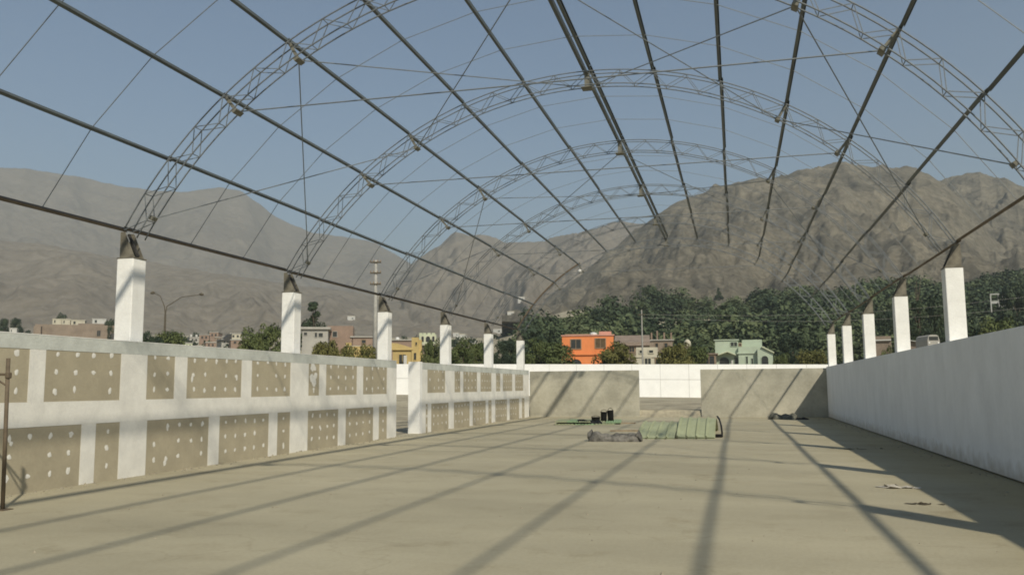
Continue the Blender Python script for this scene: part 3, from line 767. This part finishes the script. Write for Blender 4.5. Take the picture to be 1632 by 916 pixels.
T = [
 (240, 529, 40, 96, 'dark green bush against the nearest left column, right side', 'round', 'leaf_dark', 0),
 (272, 526, 48, 98, 'rounded green tree below the twin-arm street lamp', 'round', 'leaf', 1),
 (404, 522, 48, 92, 'leafy green tree left of the second left column', 'round', 'leaf', 2),
 (432, 515, 50, 98, 'taller green tree touching the second left column', 'round', 'leaf', 3),
 (500, 480, 40, 150, 'tall dark tree standing behind the grey unfinished house', 'tall', 'leaf_dark', 0),
 (520, 543, 62, 88, 'olive bush in front of the grey unfinished house', 'shrub', 'leaf_yellow', 0),
 (567, 548, 60, 86, 'olive bush at the foot of the utility pole', 'shrub', 'leaf_yellow', 1),
 (690, 540, 34, 100, 'green tree in front of the pale green ornate house', 'round', 'leaf', 0),
 (738, 536, 46, 92, 'green tree right of the first column past the doorway', 'round', 'leaf', 2),
 (762, 545, 40, 96, 'smaller green tree left of the second column past the doorway', 'round', 'leaf', 1),
 (806, 540, 44, 125, 'dusky green tree between the last two left columns', 'round', 'leaf_dark', 3),
 (866, 540, 66, 88, 'green tree right of the far left corner column', 'round', 'leaf', 0),
 (894, 547, 46, 90, 'low green tree left of the orange house', 'round', 'leaf', 3),
 (846, 518, 46, 190, 'dark blue green tree behind the far left corner', 'round', 'leaf_dark', 2),
 (884, 506, 40, 210, 'dark tree rising left of the orange house roof', 'tall', 'leaf_dark', 1),
 (950, 492, 34, 230, 'dark pointed tree above the orange house', 'tall', 'leaf_dark', 2),
 (986, 543, 72, 86, 'yellow green bushy tree right of the orange house', 'round', 'leaf_yellow', 2),
 (1078, 546, 60, 88, 'yellow green tree right of the cream house', 'round', 'leaf_yellow', 0),
 (1108, 550, 44, 95, 'olive tree left of the mint green house', 'round', 'leaf', 1),
 (1262, 530, 50, 140, 'dark green tree right of the mint green house', 'round', 'leaf_dark', 1),
 (1292, 556, 60, 92, 'olive bush above the right part of the end wall', 'round', 'leaf_yellow', 3),
 (1247, 562, 30, 100, 'small bush beside the mint green house arch', 'round', 'leaf', 0),
 (1408, 553, 34, 70, 'light green bush between second and third right columns', 'shrub', 'leaf', 2),
 (1410, 490, 40, 150, 'dark tree between second and third right columns', 'round', 'leaf_dark', 3),
 (1462, 478, 46, 120, 'tall dark tree behind the second right column', 'tall', 'leaf_dark', 0),
 (1492, 470, 50, 130, 'tall dark tree left of the nearest right column', 'round', 'leaf_dark', 1),
 (1548, 508, 60, 95, 'dusky tree right of the nearest right column', 'round', 'leaf_dark', 2),
 (1592, 505, 66, 92, 'olive dark tree at the right edge behind the wall', 'round', 'leaf', 3),
 (1622, 452, 60, 190, 'dark tree high on the slope at the right edge', 'round', 'leaf_dark', 0),
 (8, 507, 18, 270, 'small dark tree at the far left edge on the hillside', 'round', 'leaf_dark', 1),
 (26, 506, 19, 270, 'second small dark tree from the left edge on the hillside', 'round', 'leaf_dark', 3),
 (100, 498, 20, 265, 'small dark tree above the pale hillside house', 'round', 'leaf_dark', 2),
 (1145, 458, 15, 420, 'lone dark tree standing above the wood on the slope', 'tall', 'leaf_dark', 1),
 (176, 508, 16, 255, 'small dusty tree beside the nearest left column', 'round', 'leaf_dark', 0),
]
for a in T: tree(a[0], a[1], a[2], a[3], a[4], a[5], a[6], a[7])

# the wood on the slope: one mass
def forest():
    r = np.random.default_rng(12); Vs = []; Fs = []; n0 = 0
    base = [leaves(*crown_shape('round', 100+k), 600, .047, 50+k, .5) for k in range(6)]
    spots_ = []
    while len(spots_) < 1500:
        px = r.uniform(838, 1690); D = 135+310*r.random()**.8
        p = at(px, 500, D); hh = math.hypot(p.x, p.y)
        edge = np.interp(px, [838, 900, 980, 1050, 1120, 1200, 1300, 1500, 1690], [262, 282, 300, 352, 370, 368, 388, 400, 418])+14*vnoise(np.array(px*.03), np.array(0.), 2)
        if hh > edge: continue
        if 880 < px < 1240 and hh < 160: continue
        g_ = vnoise(np.array(p.x*.022), np.array(p.y*.022), 4)+.5*vnoise(np.array(p.x*.07), np.array(p.y*.07), 9)
        if px > 1030 and g_ < -.42+.45*max(0, (hh-300)/160): continue
        spots_.append((p.x, p.y, hh))
    for x, y, hh in spots_:
        V, F = base[r.integers(0, 6)]
        s = r.choice([r.uniform(4, 7), r.uniform(7, 14)])*(1 if hh > 180 else .75); h = s*r.uniform(.6, 1.05); a = r.random()*6.28
        c, q = math.cos(a), math.sin(a)
        W = np.stack([(V[:, 0]*c-V[:, 1]*q)*s+x, (V[:, 0]*q+V[:, 1]*c)*s+y, V[:, 2]*h+float(gz(x, y))+.2], 1)
        Vs.append(W); Fs.append(F+n0); n0 += len(W)
    o = link('woodland', npmesh('woodland', np.concatenate(Vs), np.concatenate(Fs), M['leaf_wood'])); tag(o, 'dark green wood covering the slope below the mountain', 'woodland', kind='stuff')
forest()
def scrub():
    """dry bushes dotted over the lower left hillside and behind the town"""
    r = np.random.default_rng(3); Vs = []; Fs = []; n0 = 0
    base = [leaves(*crown_shape('shrub', 200+k), 120, .11, 70+k, .5) for k in range(3)]
    for _ in range(260):
        px = r.uniform(-60, 840); D = r.uniform(150, 520); p = at(px, 500, D)
        V, F = base[r.integers(0, 3)]; s = r.uniform(1.5, 5)
        W = V*np.array([s, s, s*.8])+np.array([p.x, p.y, float(gz(p.x, p.y))]); Vs.append(W); Fs.append(F+n0); n0 += len(W)
    o = link('scrub', npmesh('scrub', np.concatenate(Vs), np.concatenate(Fs), M['leaf_dark'])); tag(o, 'scattered dry scrub over the hazy town hillside', 'scrub', kind='stuff')
scrub()

# ------------------------------------------------------------------ houses
def window(parent, x0, x1, z0, z1, y, fm='frame', pm='glass', arch_=False, fr=.10):
    """frame proud of a wall facing -y, pane inside it"""
    if arch_:
        n = 10; cx = (x0+x1)/2; rx = (x1-x0)/2; zz = z1-rx
        outer = [(x0, z0)]+[(cx-rx*math.cos(math.pi*k/n), zz+rx*math.sin(math.pi*k/n)) for k in range(n+1)]+[(x1, z0)]
        inner = [(x0+fr, z0)]+[(cx-(rx-fr)*math.cos(math.pi*k/n), zz+(rx-fr)*math.sin(math.pi*k/n)) for k in range(n+1)]+[(x1-fr, z0)]
        m = MB(); k = len(outer)
        vs = [(p, y, q) for p, q in outer]+[(p, y, q) for p, q in inner]+[(p, y-.08, q) for p, q in outer]+[(p, y-.08, q) for p, q in inner]
        fs = []
        for i in range(k-1): fs += [(2*k+i, 2*k+i+1, 3*k+i+1, 3*k+i), (i, i+1, 2*k+i+1, 2*k+i), (k+i, 3*k+i, 3*k+i+1, k+i+1)]
        m.add(vs, fs); f = m.build('window', M[fm], parent)
        MB().prism(inner, y-.02, y-.01).build('pane', M[pm], f)
        return f
    m = MB().box(x0, x0+fr, y-.08, y, z0, z1).box(x1-fr, x1, y-.08, y, z0, z1).box(x0+fr, x1-fr, y-.08, y, z1-fr, z1).box(x0+fr, x1-fr, y-.10, y, z0, z0+fr)
    f = m.build('window', M[fm], parent)
    MB().box(x0+fr, x1-fr, y-.02, y-.005, z0+fr, z1-fr).build('pane', M[pm], f)
    if x1-x0 > .9: MB().box((x0+x1)/2-.03, (x0+x1)/2+.03, y-.05, y-.021, z0+fr, z1-fr).build('mullion', M[fm], f)
    return f
from mathutils.bvhtree import BVHTree
LAND = []
for o in list(C.objects):
    if o.get('kind') == 'structure' and o.name.split('.')[0] in ('ground', 'mountain', 'hill'):
        LAND.append(BVHTree.FromPolygons([v.co[:] for v in o.data.vertices], [p.vertices[:] for p in o.data.polygons]))
def land(px, py):
    d = (at(px, py, 1)-CAM).normalized(); best = None
    for b in LAND:
        h = b.ray_cast(CAM+d*95, d)
        if h[0] is not None and (best is None or h[3] < best): best = h[3]
    return None if best is None else (best+95)*d.dot(fw)
class House:
    """local frame: x right, z up with 0 at the camera's eye level line of the photograph; front faces -y"""
    def __init__(s, name, label, D, pxc, turn=0., group='houses beyond the hall', cat='house', base=None):
        c = at(pxc, 560, D); s.D = D; s.k = D/FPX; s.pxc = pxc
        s.g = float(gz(c.x, c.y))-.6 if base is None else at(pxc, base, D).z-.5
        s.t = thing(name, label, cat, (c.x, c.y, s.g), -YAW*0+(-math.atan2(c.x, c.y))*.9+turn, group)
        s.hz = 614.3+(1165-pxc)*.0071
    def X(s, px): return (px-s.pxc)*s.k
    def Z(s, py): return CAMZ+(s.hz-py)*s.k-s.g
    def block(s, x0, x1, top, depth, mt, y=0., bottom=None, name='wall', bev=0):
        return MB().box(s.X(x0), s.X(x1), y, y+depth, 0 if bottom is None else s.Z(bottom), s.Z(top)).build(name, M[mt], s.t)
    def slab(s, x0, x1, top, th, depth, mt, y=0., over=.25, name='roof'):
        return MB().box(s.X(x0)-over, s.X(x1)+over, y-over, y+depth+over, s.Z(top)-th+.003, s.Z(top)+.003).build(name, M[mt], s.t)
    def win(s, x0, x1, top, bot, y=0., **k): return window(s.t, s.X(x0), s.X(x1), s.Z(bot), s.Z(top), y-.002, **k)
h = House('orange_house', 'bright orange two storey house with two square windows', 110, 937)
h.block(896, 978, 533.5, 8, 'orange'); h.slab(896, 978, 533.5, .16, 8, 'salmon', over=.12)
h.slab(896, 975, 563, .22, 8.1, 'orange', over=.22, name='ledge')
h.win(909, 927, 540, 556.5, pm='glass', fm='frame'); h.win(948, 966, 539, 555.5, pm='brownpane', fm='frame')
h.block(955, 975, 527, 4, 'salmon', 2, 533.3, 'rooftop_room'); h.block(900, 940, 531, 5, 'frame', 1.5, 533.3, 'roof_railing')
h.win(908, 928, 571, 592, arch_=True, fm='orange')
MB().path([(h.X(946), 3, h.Z(533)), (h.X(946), 3, h.Z(529)), (h.X(946), 3, h.Z(527.5))], [.5, .5, .2], 10).build('water_tank', M['tank'], h.t)
h = House('brown_roof_house', 'low house with a sloping brown roof right of the orange house', 128, 1008)
h.block(984, 1034, 546, 7, 'brownwall')
m = MB(); xa, xb, z0, z1 = h.X(979), h.X(1036), h.Z(549), h.Z(531)
m.add([(xa, -.4, z0), (xb, -.4, z0), (xb, 5.5, z1), (xa, 5.5, z1), (xa, -.4, z0-.2), (xb, -.4, z0-.2), (xb, 5.5, z1-.2), (xa, 5.5, z1-.2)], [(0,1,2,3),(7,6,5,4),(0,4,5,1),(1,5,6,2),(2,6,7,3),(3,7,4,0)]); m.build('roof', M['roof'], h.t)
h.block(982, 990, 533, 1, 'cream', 5.6, 548, 'chimney'); h.win(1002, 1012, 552, 562)
h = House('unfinished_house', 'tan unfinished house with bare pillars behind the cream house', 145, 1055)
h.block(1036, 1072, 541, 7, 'brownwall'); h.slab(1036, 1072, 541, .2, 7, 'greyhouse')
for x in (1038, 1047, 1058, 1069): h.block(x, x+2.4, 530 if x != 1047 else 527, .3, 'brick', .2, 541, 'pillar')
h.win(1044, 1050, 546, 555); h.win(1058, 1065, 546, 555)
h = House('cream_house', 'small cream house with dark openings above the white wall', 104, 1030)
h.block(1014, 1048, 553.5, 6, 'cream'); h.slab(1012, 1056, 567, .2, 6.2, 'cream', over=.1, name='balcony'); h.block(1046, 1056, 566, 6, 'brownwall')
h.win(1018, 1026, 557, 564, fm='cream'); h.win(1033, 1042, 557, 564, fm='cream'); h.win(1026, 1038, 570, 584, fm='cream'); h.win(1043, 1053, 570, 584)
h = House('water_tower', 'rounded pale water tank on a low base among trees', 130, 1096, cat='water tank')
h.block(1091, 1101, 553, 1.4, 'brownwall'); zz = h.Z(553)
MB().path([(0, .7, zz), (0, .7, zz+.15), (0, .7, zz+.75), (0, .7, zz+1.05), (0, .7, zz+1.18)], [.42, .50, .50, .30, .10], 14).build('tank', M['cream'], h.t, smooth=True)
h = House('shed', 'low brown shed with a dark opening left of the mint house', 116, 1130)
h.block(1116, 1141, 563, 5, 'brownwall'); h.slab(1116, 1141, 563, .15, 5, 'roof'); h.win(1120, 1139, 566, 590)
h = House('mint_house', 'mint green house with arched porch and stepped terraces', 120, 1184)
h.block(1141, 1177, 540.5, 8, 'mint'); h.slab(1141, 1177, 540.5, .14, 8, 'mint', over=.15)
h.block(1177, 1183, 546, 7, 'mint', .3); h.block(1183, 1214, 541, 6, 'mint', 1.2); h.block(1177, 1217, 553, 6, 'mint', -.6); h.slab(1177, 1217, 562, .18, 5, 'mint', -.6, .18, 'ledge')
m = MB(); m.prism([(h.X(1206), 0), (h.X(1229), 0), (h.X(1229), h.Z(563)), (h.X(1214), h.Z(554)), (h.X(1206), h.Z(557))], -1.4, 5); m.build('wing', M['mint'], h.t)
m = MB(); m.prism([(h.X(1212), h.Z(554.2)), (h.X(1214), h.Z(553)), (h.X(1231), h.Z(562.5)), (h.X(1231), h.Z(564.2))], -1.7, 5.2); m.build('wing_roof', M['palegreen'], h.t)
m = MB(); m.prism([(h.X(1144), h.Z(566.5)), (h.X(1144), h.Z(564.8)), (h.X(1160), h.Z(559)), (h.X(1173), h.Z(564.8)), (h.X(1173), h.Z(566.5)), (h.X(1160), h.Z(561))], -1.1, -.002); m.build('porch_hood', M['palegreen'], h.t)
h.win(1146.5, 1163, 568, 592, arch_=True, fm='mint', fr=.05); h.win(1169.5, 1176.5, 568, 592, arch_=True, fm='mint', fr=.05); h.win(1165, 1176, 544.5, 552, fm='mint', fr=.05)
h.win(1177.4, 1182.6, 544.5+2, 551.8, y=.3)
h.win(1188, 1191.5, 568, 580, y=-.6, fm='mint', fr=.04); h.win(1196, 1199.5, 571, 581, y=-.6, fm='mint', fr=.04); h.win(1211, 1222.5, 567.5, 590, y=-1.4, arch_=True, fm='mint', fr=.05)
MB().path([(h.X(1166.5), -.6, 0), (h.X(1166.5), -.6, h.Z(574))], .12, 8).build('pillar', M['housewhite'], h.t)
h = House('yellow_house', 'yellow house with a tower block seen past the doorway gap', 118, 650)
h.block(626, 657, 556, 6, 'yellow')
m = MB(); m.prism([(h.X(624), h.Z(558)), (h.X(624), h.Z(547)), (h.X(632), h.Z(547)), (h.X(658), h.Z(555)), (h.X(658), h.Z(558))], -.3, 6.2); m.build('sloping_parapet', M['yellow'], h.t)
h.block(656, 667, 538, 4, 'yellow', -.2, name='tower'); h.block(667, 673, 560, 4, 'yellow', -.1, name='annex'); h.block(667, 671.5, 541, 3, 'yellow', 1.0)
h.win(661.5, 665, 545, 551, y=-.2, fm='yellow', fr=.05); h.win(635, 648, 564, 582, fm='yellow'); h.win(659, 664, 562, 574, y=-.2, fm='yellow', fr=.05)
h.block(644, 649, 567, .3, 'housewhite', -1.2, 582, 'white_door')
h = House('brick_house', 'dull pink brick house behind the yellow house', 150, 648)
h.block(622, 668, 541, 8, 'brick'); h.slab(622, 668, 541, .2, 8, 'greyhouse')
MB().path([(h.X(633), 1, h.Z(541)), (h.X(633), 1, h.Z(538.6)), (h.X(633), 1, h.Z(537))], [.36, .36, .2], 10).build('water_tank', M['tank'], h.t)
h = House('ornate_house', 'pale green ornate house top with small dark arches', 128, 681)
h.block(668, 695, 533, 5, 'palegreen', bottom=548); h.block(672, 690, 548, 5, 'brownwall', .2)
for a, b in ((671, 676), (678, 686), (688, 693)): h.win(a, b, 535.5, 545, fm='cream', arch_=True, fr=.06)
for x in (668, 674, 681, 688): h.block(x, x+5, 530.5, .6, 'palegreen', .2, 533, 'parapet')
h.slab(668, 695, 548.5, .18, 5, 'cream', over=.2, name='ledge')
h = House('yellow_wall', 'low yellow garden wall behind the bushes by the pole', 112, 578, cat='wall')
h.block(551, 604, 551, .3, 'yellow'); h.block(551, 560, 546, .5, 'yellow', .4); h.slab(551, 604, 551, .08, .3, 'cream', over=.05, name='coping')
h = House('grey_house', 'grey unfinished house with slab roof and dark windows', 140, 512)
h.block(482, 522, 524, 8, 'greyhouse'); h.slab(482, 522, 521.5, .35, 8, 'greyhouse', over=.4)
h.win(484, 490, 529.5, 535, fm='greyhouse', fr=.06); h.win(501, 505.5, 530, 538, fm='greyhouse', fr=.06); h.win(507, 514.5, 530.5, 537.5, fm='greyhouse', fr=.06)
h = House('brick_house', 'raw brick house with one dark window by the grey house', 146, 545)
h.block(522, 562, 519.5, 8, 'brick'); h.win(529.5, 537.5, 528, 537.5, fm='greyhouse', fr=.08); h.slab(560, 602, 536, .2, 7, 'greyhouse'); h.block(560, 602, 536, 7, 'brick')
h.win(575, 583, 541, 548)
# town on the left hillside
TOWN = [(294, 306, 546, 240, 'palegreen', 'pale green hillside house under the street lamp right arm'), (302, 316, 537, 290, 'greyhouse', 'grey house with two pale roof blocks left of the town'),
        (317, 332, 533, 300, 'brick', 'brick house left of the dark gabled roof'), (328, 343, 545, 230, 'brick', 'pinkish low house in the middle of the town'),
        (343, 355, 537, 270, 'brownwall', 'brown house just left of the dark roofed house'), (353, 367, 540, 250, 'greyhouse', 'house with a dark sloping roof in the town'),
        (366, 383, 531, 290, 'cream', 'pale house with small windows right of the dark roof'), (368, 388, 541, 230, 'brick', 'long brick wall house left of the green trees'),
        (333, 347, 529, 340, 'brick', 'farther brick house high behind the town middle')]
for x0, x1, top, D, mt, lab in TOWN:
    h = House('town_house', lab, D, (x0+x1)/2, rnd.uniform(-.25, .25), 'small houses of the hillside town')
    h.block(x0, x1, top, 8, mt); h.slab(x0, x1, top, .25, 8, 'greyhouse', over=.15)
    for q in (.2, .6):
        h.win(x0+(x1-x0)*q, x0+(x1-x0)*(q+.22), top+3, top+7, fm=mt, fr=.06)
    if 'dark sloping' in lab:
        m = MB(); m.prism([(h.X(x0-2), h.Z(top+4)), (h.X(x1), h.Z(top-8)), (h.X(x1)+.2, h.Z(top-8)), (h.X(x1)+.2, h.Z(top+4))], -.5, 7); m.build('sloping_roof', M['dark'], h.t)
    if 'pale roof blocks' in lab:
        h.block(x0+1, x0+4, top-4, 1, 'housewhite', 1, top-.1, 'roof_block'); h.block(x0+9, x0+12, top-4, 1, 'housewhite', 1, top-.1, 'roof_block')
h = House('adobe_wall', 'long brown adobe wall on the hillside at far left', 250, 125, group='houses beyond the hall', cat='wall')
h.block(62, 186, 518, 1.2, 'brownwall', name='wall_body'); h.block(62, 72, 522, 3, 'brownwall', -2.9, name='buttress'); h.block(122, 186, 515, 1.4, 'brownwall', 1.4, name='wall_body')
h.win(170, 176, 530, 541, fm='brownwall', fr=.1); h.win(150, 156, 526, 536, fm='brownwall', fr=.1)
for x0, x1, top, mt, lab in ((82, 95, 508, 'cream', 'tan block house left of the small hillside tree'), (97, 109, 508.5, 'cream', 'white block house under the small hillside tree'),
                             (112, 132, 510, 'cream', 'low pale house right of the small hillside tree'), (146, 166, 508, 'housewhite', 'white flat house with a dark doorway by the nearest column'),
                             (14, 24, 523, 'housewhite', 'tiny white hut near the left edge of the photo')):
    h = House('hillside_house', lab, 256, (x0+x1)/2, 0, 'pale houses on the left hillside')
    h.block(x0, x1, top, 6, mt); h.slab(x0, x1, top, .2, 6, mt, over=.1); h.win(x0+(x1-x0)*.15, x0+(x1-x0)*.35, top+2, top+7, fm=mt, fr=.08)
HD = [(553, 565, 503.5, 430, 'white house alone on the hillside left of the utility pole'), (722, 731, 530, 300, 'white house between the first two columns past the doorway'), (732, 741, 532, 300, 'white house right beside another past the doorway'),
      (753, 760, 541, 210, 'pale low house among trees past the doorway'), (786, 800, 524, 380, 'pale hillside house above the second last left column'), (826, 837, 472.5, 620, 'white house high on the slope above the far left corner'),
      (809, 820, 496, 560, 'white house lower on the slope above the far left corner')]
for x0, x1, top, D, lab in HD:
    D = land((x0+x1)/2, top+8) or D
    h = House('hillside_house', lab, D, (x0+x1)/2, rnd.uniform(-.3, .3), 'pale houses on the slope', base=top+9)
    h.block(x0, x1, top, 7, 'housewhite'); h.slab(x0, x1, top, .3, 7, 'cream', over=.1); tag(h.t, lab); h.win(x0+(x1-x0)*.55, x0+(x1-x0)*.8, top+2.5, top+5.5, fm='housewhite', fr=.2)
h = House('ruined_house', 'white ruined house walls on the wooded slope at right', 230, 1600)
for a, b, c in ((1586, 1587.6, 468), (1597, 1598.6, 468.5), (1603, 1605, 470), (1616, 1618, 471)): h.block(a, b, c, .4, 'housewhite', 0, name='pier')
h.block(1586, 1599, 479, .3, 'housewhite', .05, 483, 'wall'); h.block(1603, 1632, 474.5, .4, 'housewhite', .6, 480, 'wall'); h.block(1586, 1599, 467, .5, 'housewhite', -.05, 468.6, 'lintel'); h.block(1603, 1618, 469.5, .5, 'housewhite', -.05, 471.5, 'lintel'); h.block(1600, 1614, 486, 3, 'greyhouse', -2.5)
h = House('low_wall', 'low tan wall between right columns seen over the white wall', 75, 1430, cat='wall')
h.block(1396, 1422, 535, .3, 'brownwall'); h.block(1396, 1422, 540.5, .2, 'housewhite', -.21, 542.5, 'white_stripe')
h = House('lean_to', 'pale sloping roof seen right of the second right column', 72, 1460, cat='roof')
h.block(1452, 1476, 545, 2, 'brownwall'); m = MB(); m.prism([(h.X(1449), h.Z(541)), (h.X(1449), h.Z(542)), (h.X(1466), h.Z(546)), (h.X(1466), h.Z(545))], -.3, 2); m.build('roof', M['housewhite'], h.t)
# parked car seen over the right wall
c = at(1488, 543, 66); g = float(gz(c.x, c.y)); h0 = CAMZ+(612-546)*66/FPX
t = thing('parked_van', 'pale parked van seen over the right wall left of nearest column', 'van', (c.x, c.y, g), .2)
zt = c.z-g
MB().prism([(-.45, zt-1.1), (.45, zt-1.1), (.45, zt+.05), (.36, zt+.38), (.2, zt+.47), (-.2, zt+.47), (-.38, zt+.36), (-.45, zt+.05)], 0, 2.2).build('body', M['greyhouse'], t)
MB().box(-.34, .34, -.02, -.004, zt+.05, zt+.33).build('windscreen', M['glass'], t)
MB().box(-.40, -.28, -.03, -.004, zt-.2, zt-.08).build('headlight', M['tank'], t); MB().box(.28, .40, -.03, -.004, zt-.2, zt-.08).build('headlight', M['tank'], t)
MB().box(-.47, .47, .1, 2.1, 0, zt-1.1).build('plinth', M['greyhouse'], t)

# ------------------------------------------------------------------ street furniture
b = at(597.5, 560, 88); g = float(gz(b.x, b.y)); topz = at(598, 412, 88).z
t = thing('utility_pole', 'tall concrete utility pole with three crossarms behind left wall', 'utility pole', (b.x, b.y, g), .25)
hh = topz-g
MB().path([(0, 0, -.2), (0, 0, hh*.5), (0, 0, hh)], [.29, .22, .14], 10).build('shaft', M['pole'], t, smooth=True)
for dz in (.25, 1.35, 2.5):
    MB().box(-.55, .55, -.20, -.06, hh-dz-.07, hh-dz+.07).build('crossarm', M['twig'], t)
    for x in (-.5, -.2, .2, .5): MB().path([(x, -.13, hh-dz+.07), (x, -.13, hh-dz+.2), (x, -.13, hh-dz+.26)], [.05, .05, .02], 6).build('insulator', M['frame'], t)
MB().path([(.36, 0, hh*.70), (.36, 0, hh*.74), (.36, 0, hh*.745)], [.2, .2, .05], 8).build('transformer', M['greyhouse'], t)
b = at(262, 540, 120); g = float(gz(b.x, b.y)); hh = at(262, 482, 120).z-g
t = thing('street_lamp', 'twin arm street lamp above the bushes right of nearest column', 'street lamp', (b.x, b.y, g), .25)
k = 120/FPX
MB().path([(0, 0, 0), (0, 0, hh*.6), (0, 0, hh-1.6)], [.2, .16, .13], 8).build('pole', M['twig'], t)
for s, dx, dz in ((-1, 21, 16), (1, 56, 13)):
    pts = [(0, 0, hh-1.7), (s*.15, 0, hh-.5), (s*dx*k*.45, 0, hh+dz*k*.72), (s*dx*k, 0, hh+dz*k)]
    MB().path(pts, [.09, .07, .05, .05], 6).build('arm', M['twig'], t)
    MB().path([(s*(dx-3)*k, 0, hh+dz*k+.05), (s*dx*k, 0, hh+dz*k+.05), (s*(dx+4)*k, 0, hh+dz*k-.02)], [.10, .22, .12], 8).build('lamp_head', M['twig'], t)
b = at(1024, 560, 98); g = float(gz(b.x, b.y)); hh = at(1024, 493, 98).z-g
t = thing('utility_pole', 'thin pale pole rising behind the cream house', 'utility pole', (b.x, b.y, g), .2)
MB().path([(0, 0, 0), (0, 0, hh)], [.12, .07], 8).build('shaft', M['pole'], t)
MB().box(-.4, .4, -.1, .0, hh-.6, hh-.5).build('crossarm', M['twig'], t)
b2 = at(1305, 520, 98); g2 = float(gz(b2.x, b2.y))
for zo, lab in ((0, 'upper overhead cable running right from the thin pole'), (-.9, 'lower overhead cable running right from the thin pole')):
    A = Vector((b.x, b.y, g+hh-.5+zo*.4)); B_ = at(1660, 470+zo*-20, 98)
    pts = [A.lerp(B_, q/14)-Vector((0, 0, 1.0*math.sin(math.pi*q/14))) for q in range(15)]
    tag(MB().path(pts, .010, 4).build('overhead_cable', M['greyhouse']), lab, 'cable', 'overhead cables in front of the wood')

# ------------------------------------------------------------------ the dusty air
ztop = max((o.matrix_world @ Vector(c)).z for o in C.objects if o.type == 'MESH' for c in o.bound_box)+6
print('haze top', ztop)
hz = MB().box(-5900, 5900, -1100, 5900, -3, ztop).build('haze', bpy.data.materials.new('haze_air'))
tag(hz, 'dusty pale haze hanging over the valley and mountains', 'haze', kind='stuff')
hm = hz.data.materials[0]; hm.use_nodes = True; n = hm.node_tree.nodes; n.clear()
out = n.new('ShaderNodeOutputMaterial'); pv = n.new('ShaderNodeVolumePrincipled')
pv.inputs['Color'].default_value = (.56, .625, .655, 1); pv.inputs['Density'].default_value =   .00030; pv.inputs['Anisotropy'].default_value = .2
hm.node_tree.links.new(pv.outputs[0], out.inputs['Volume'])
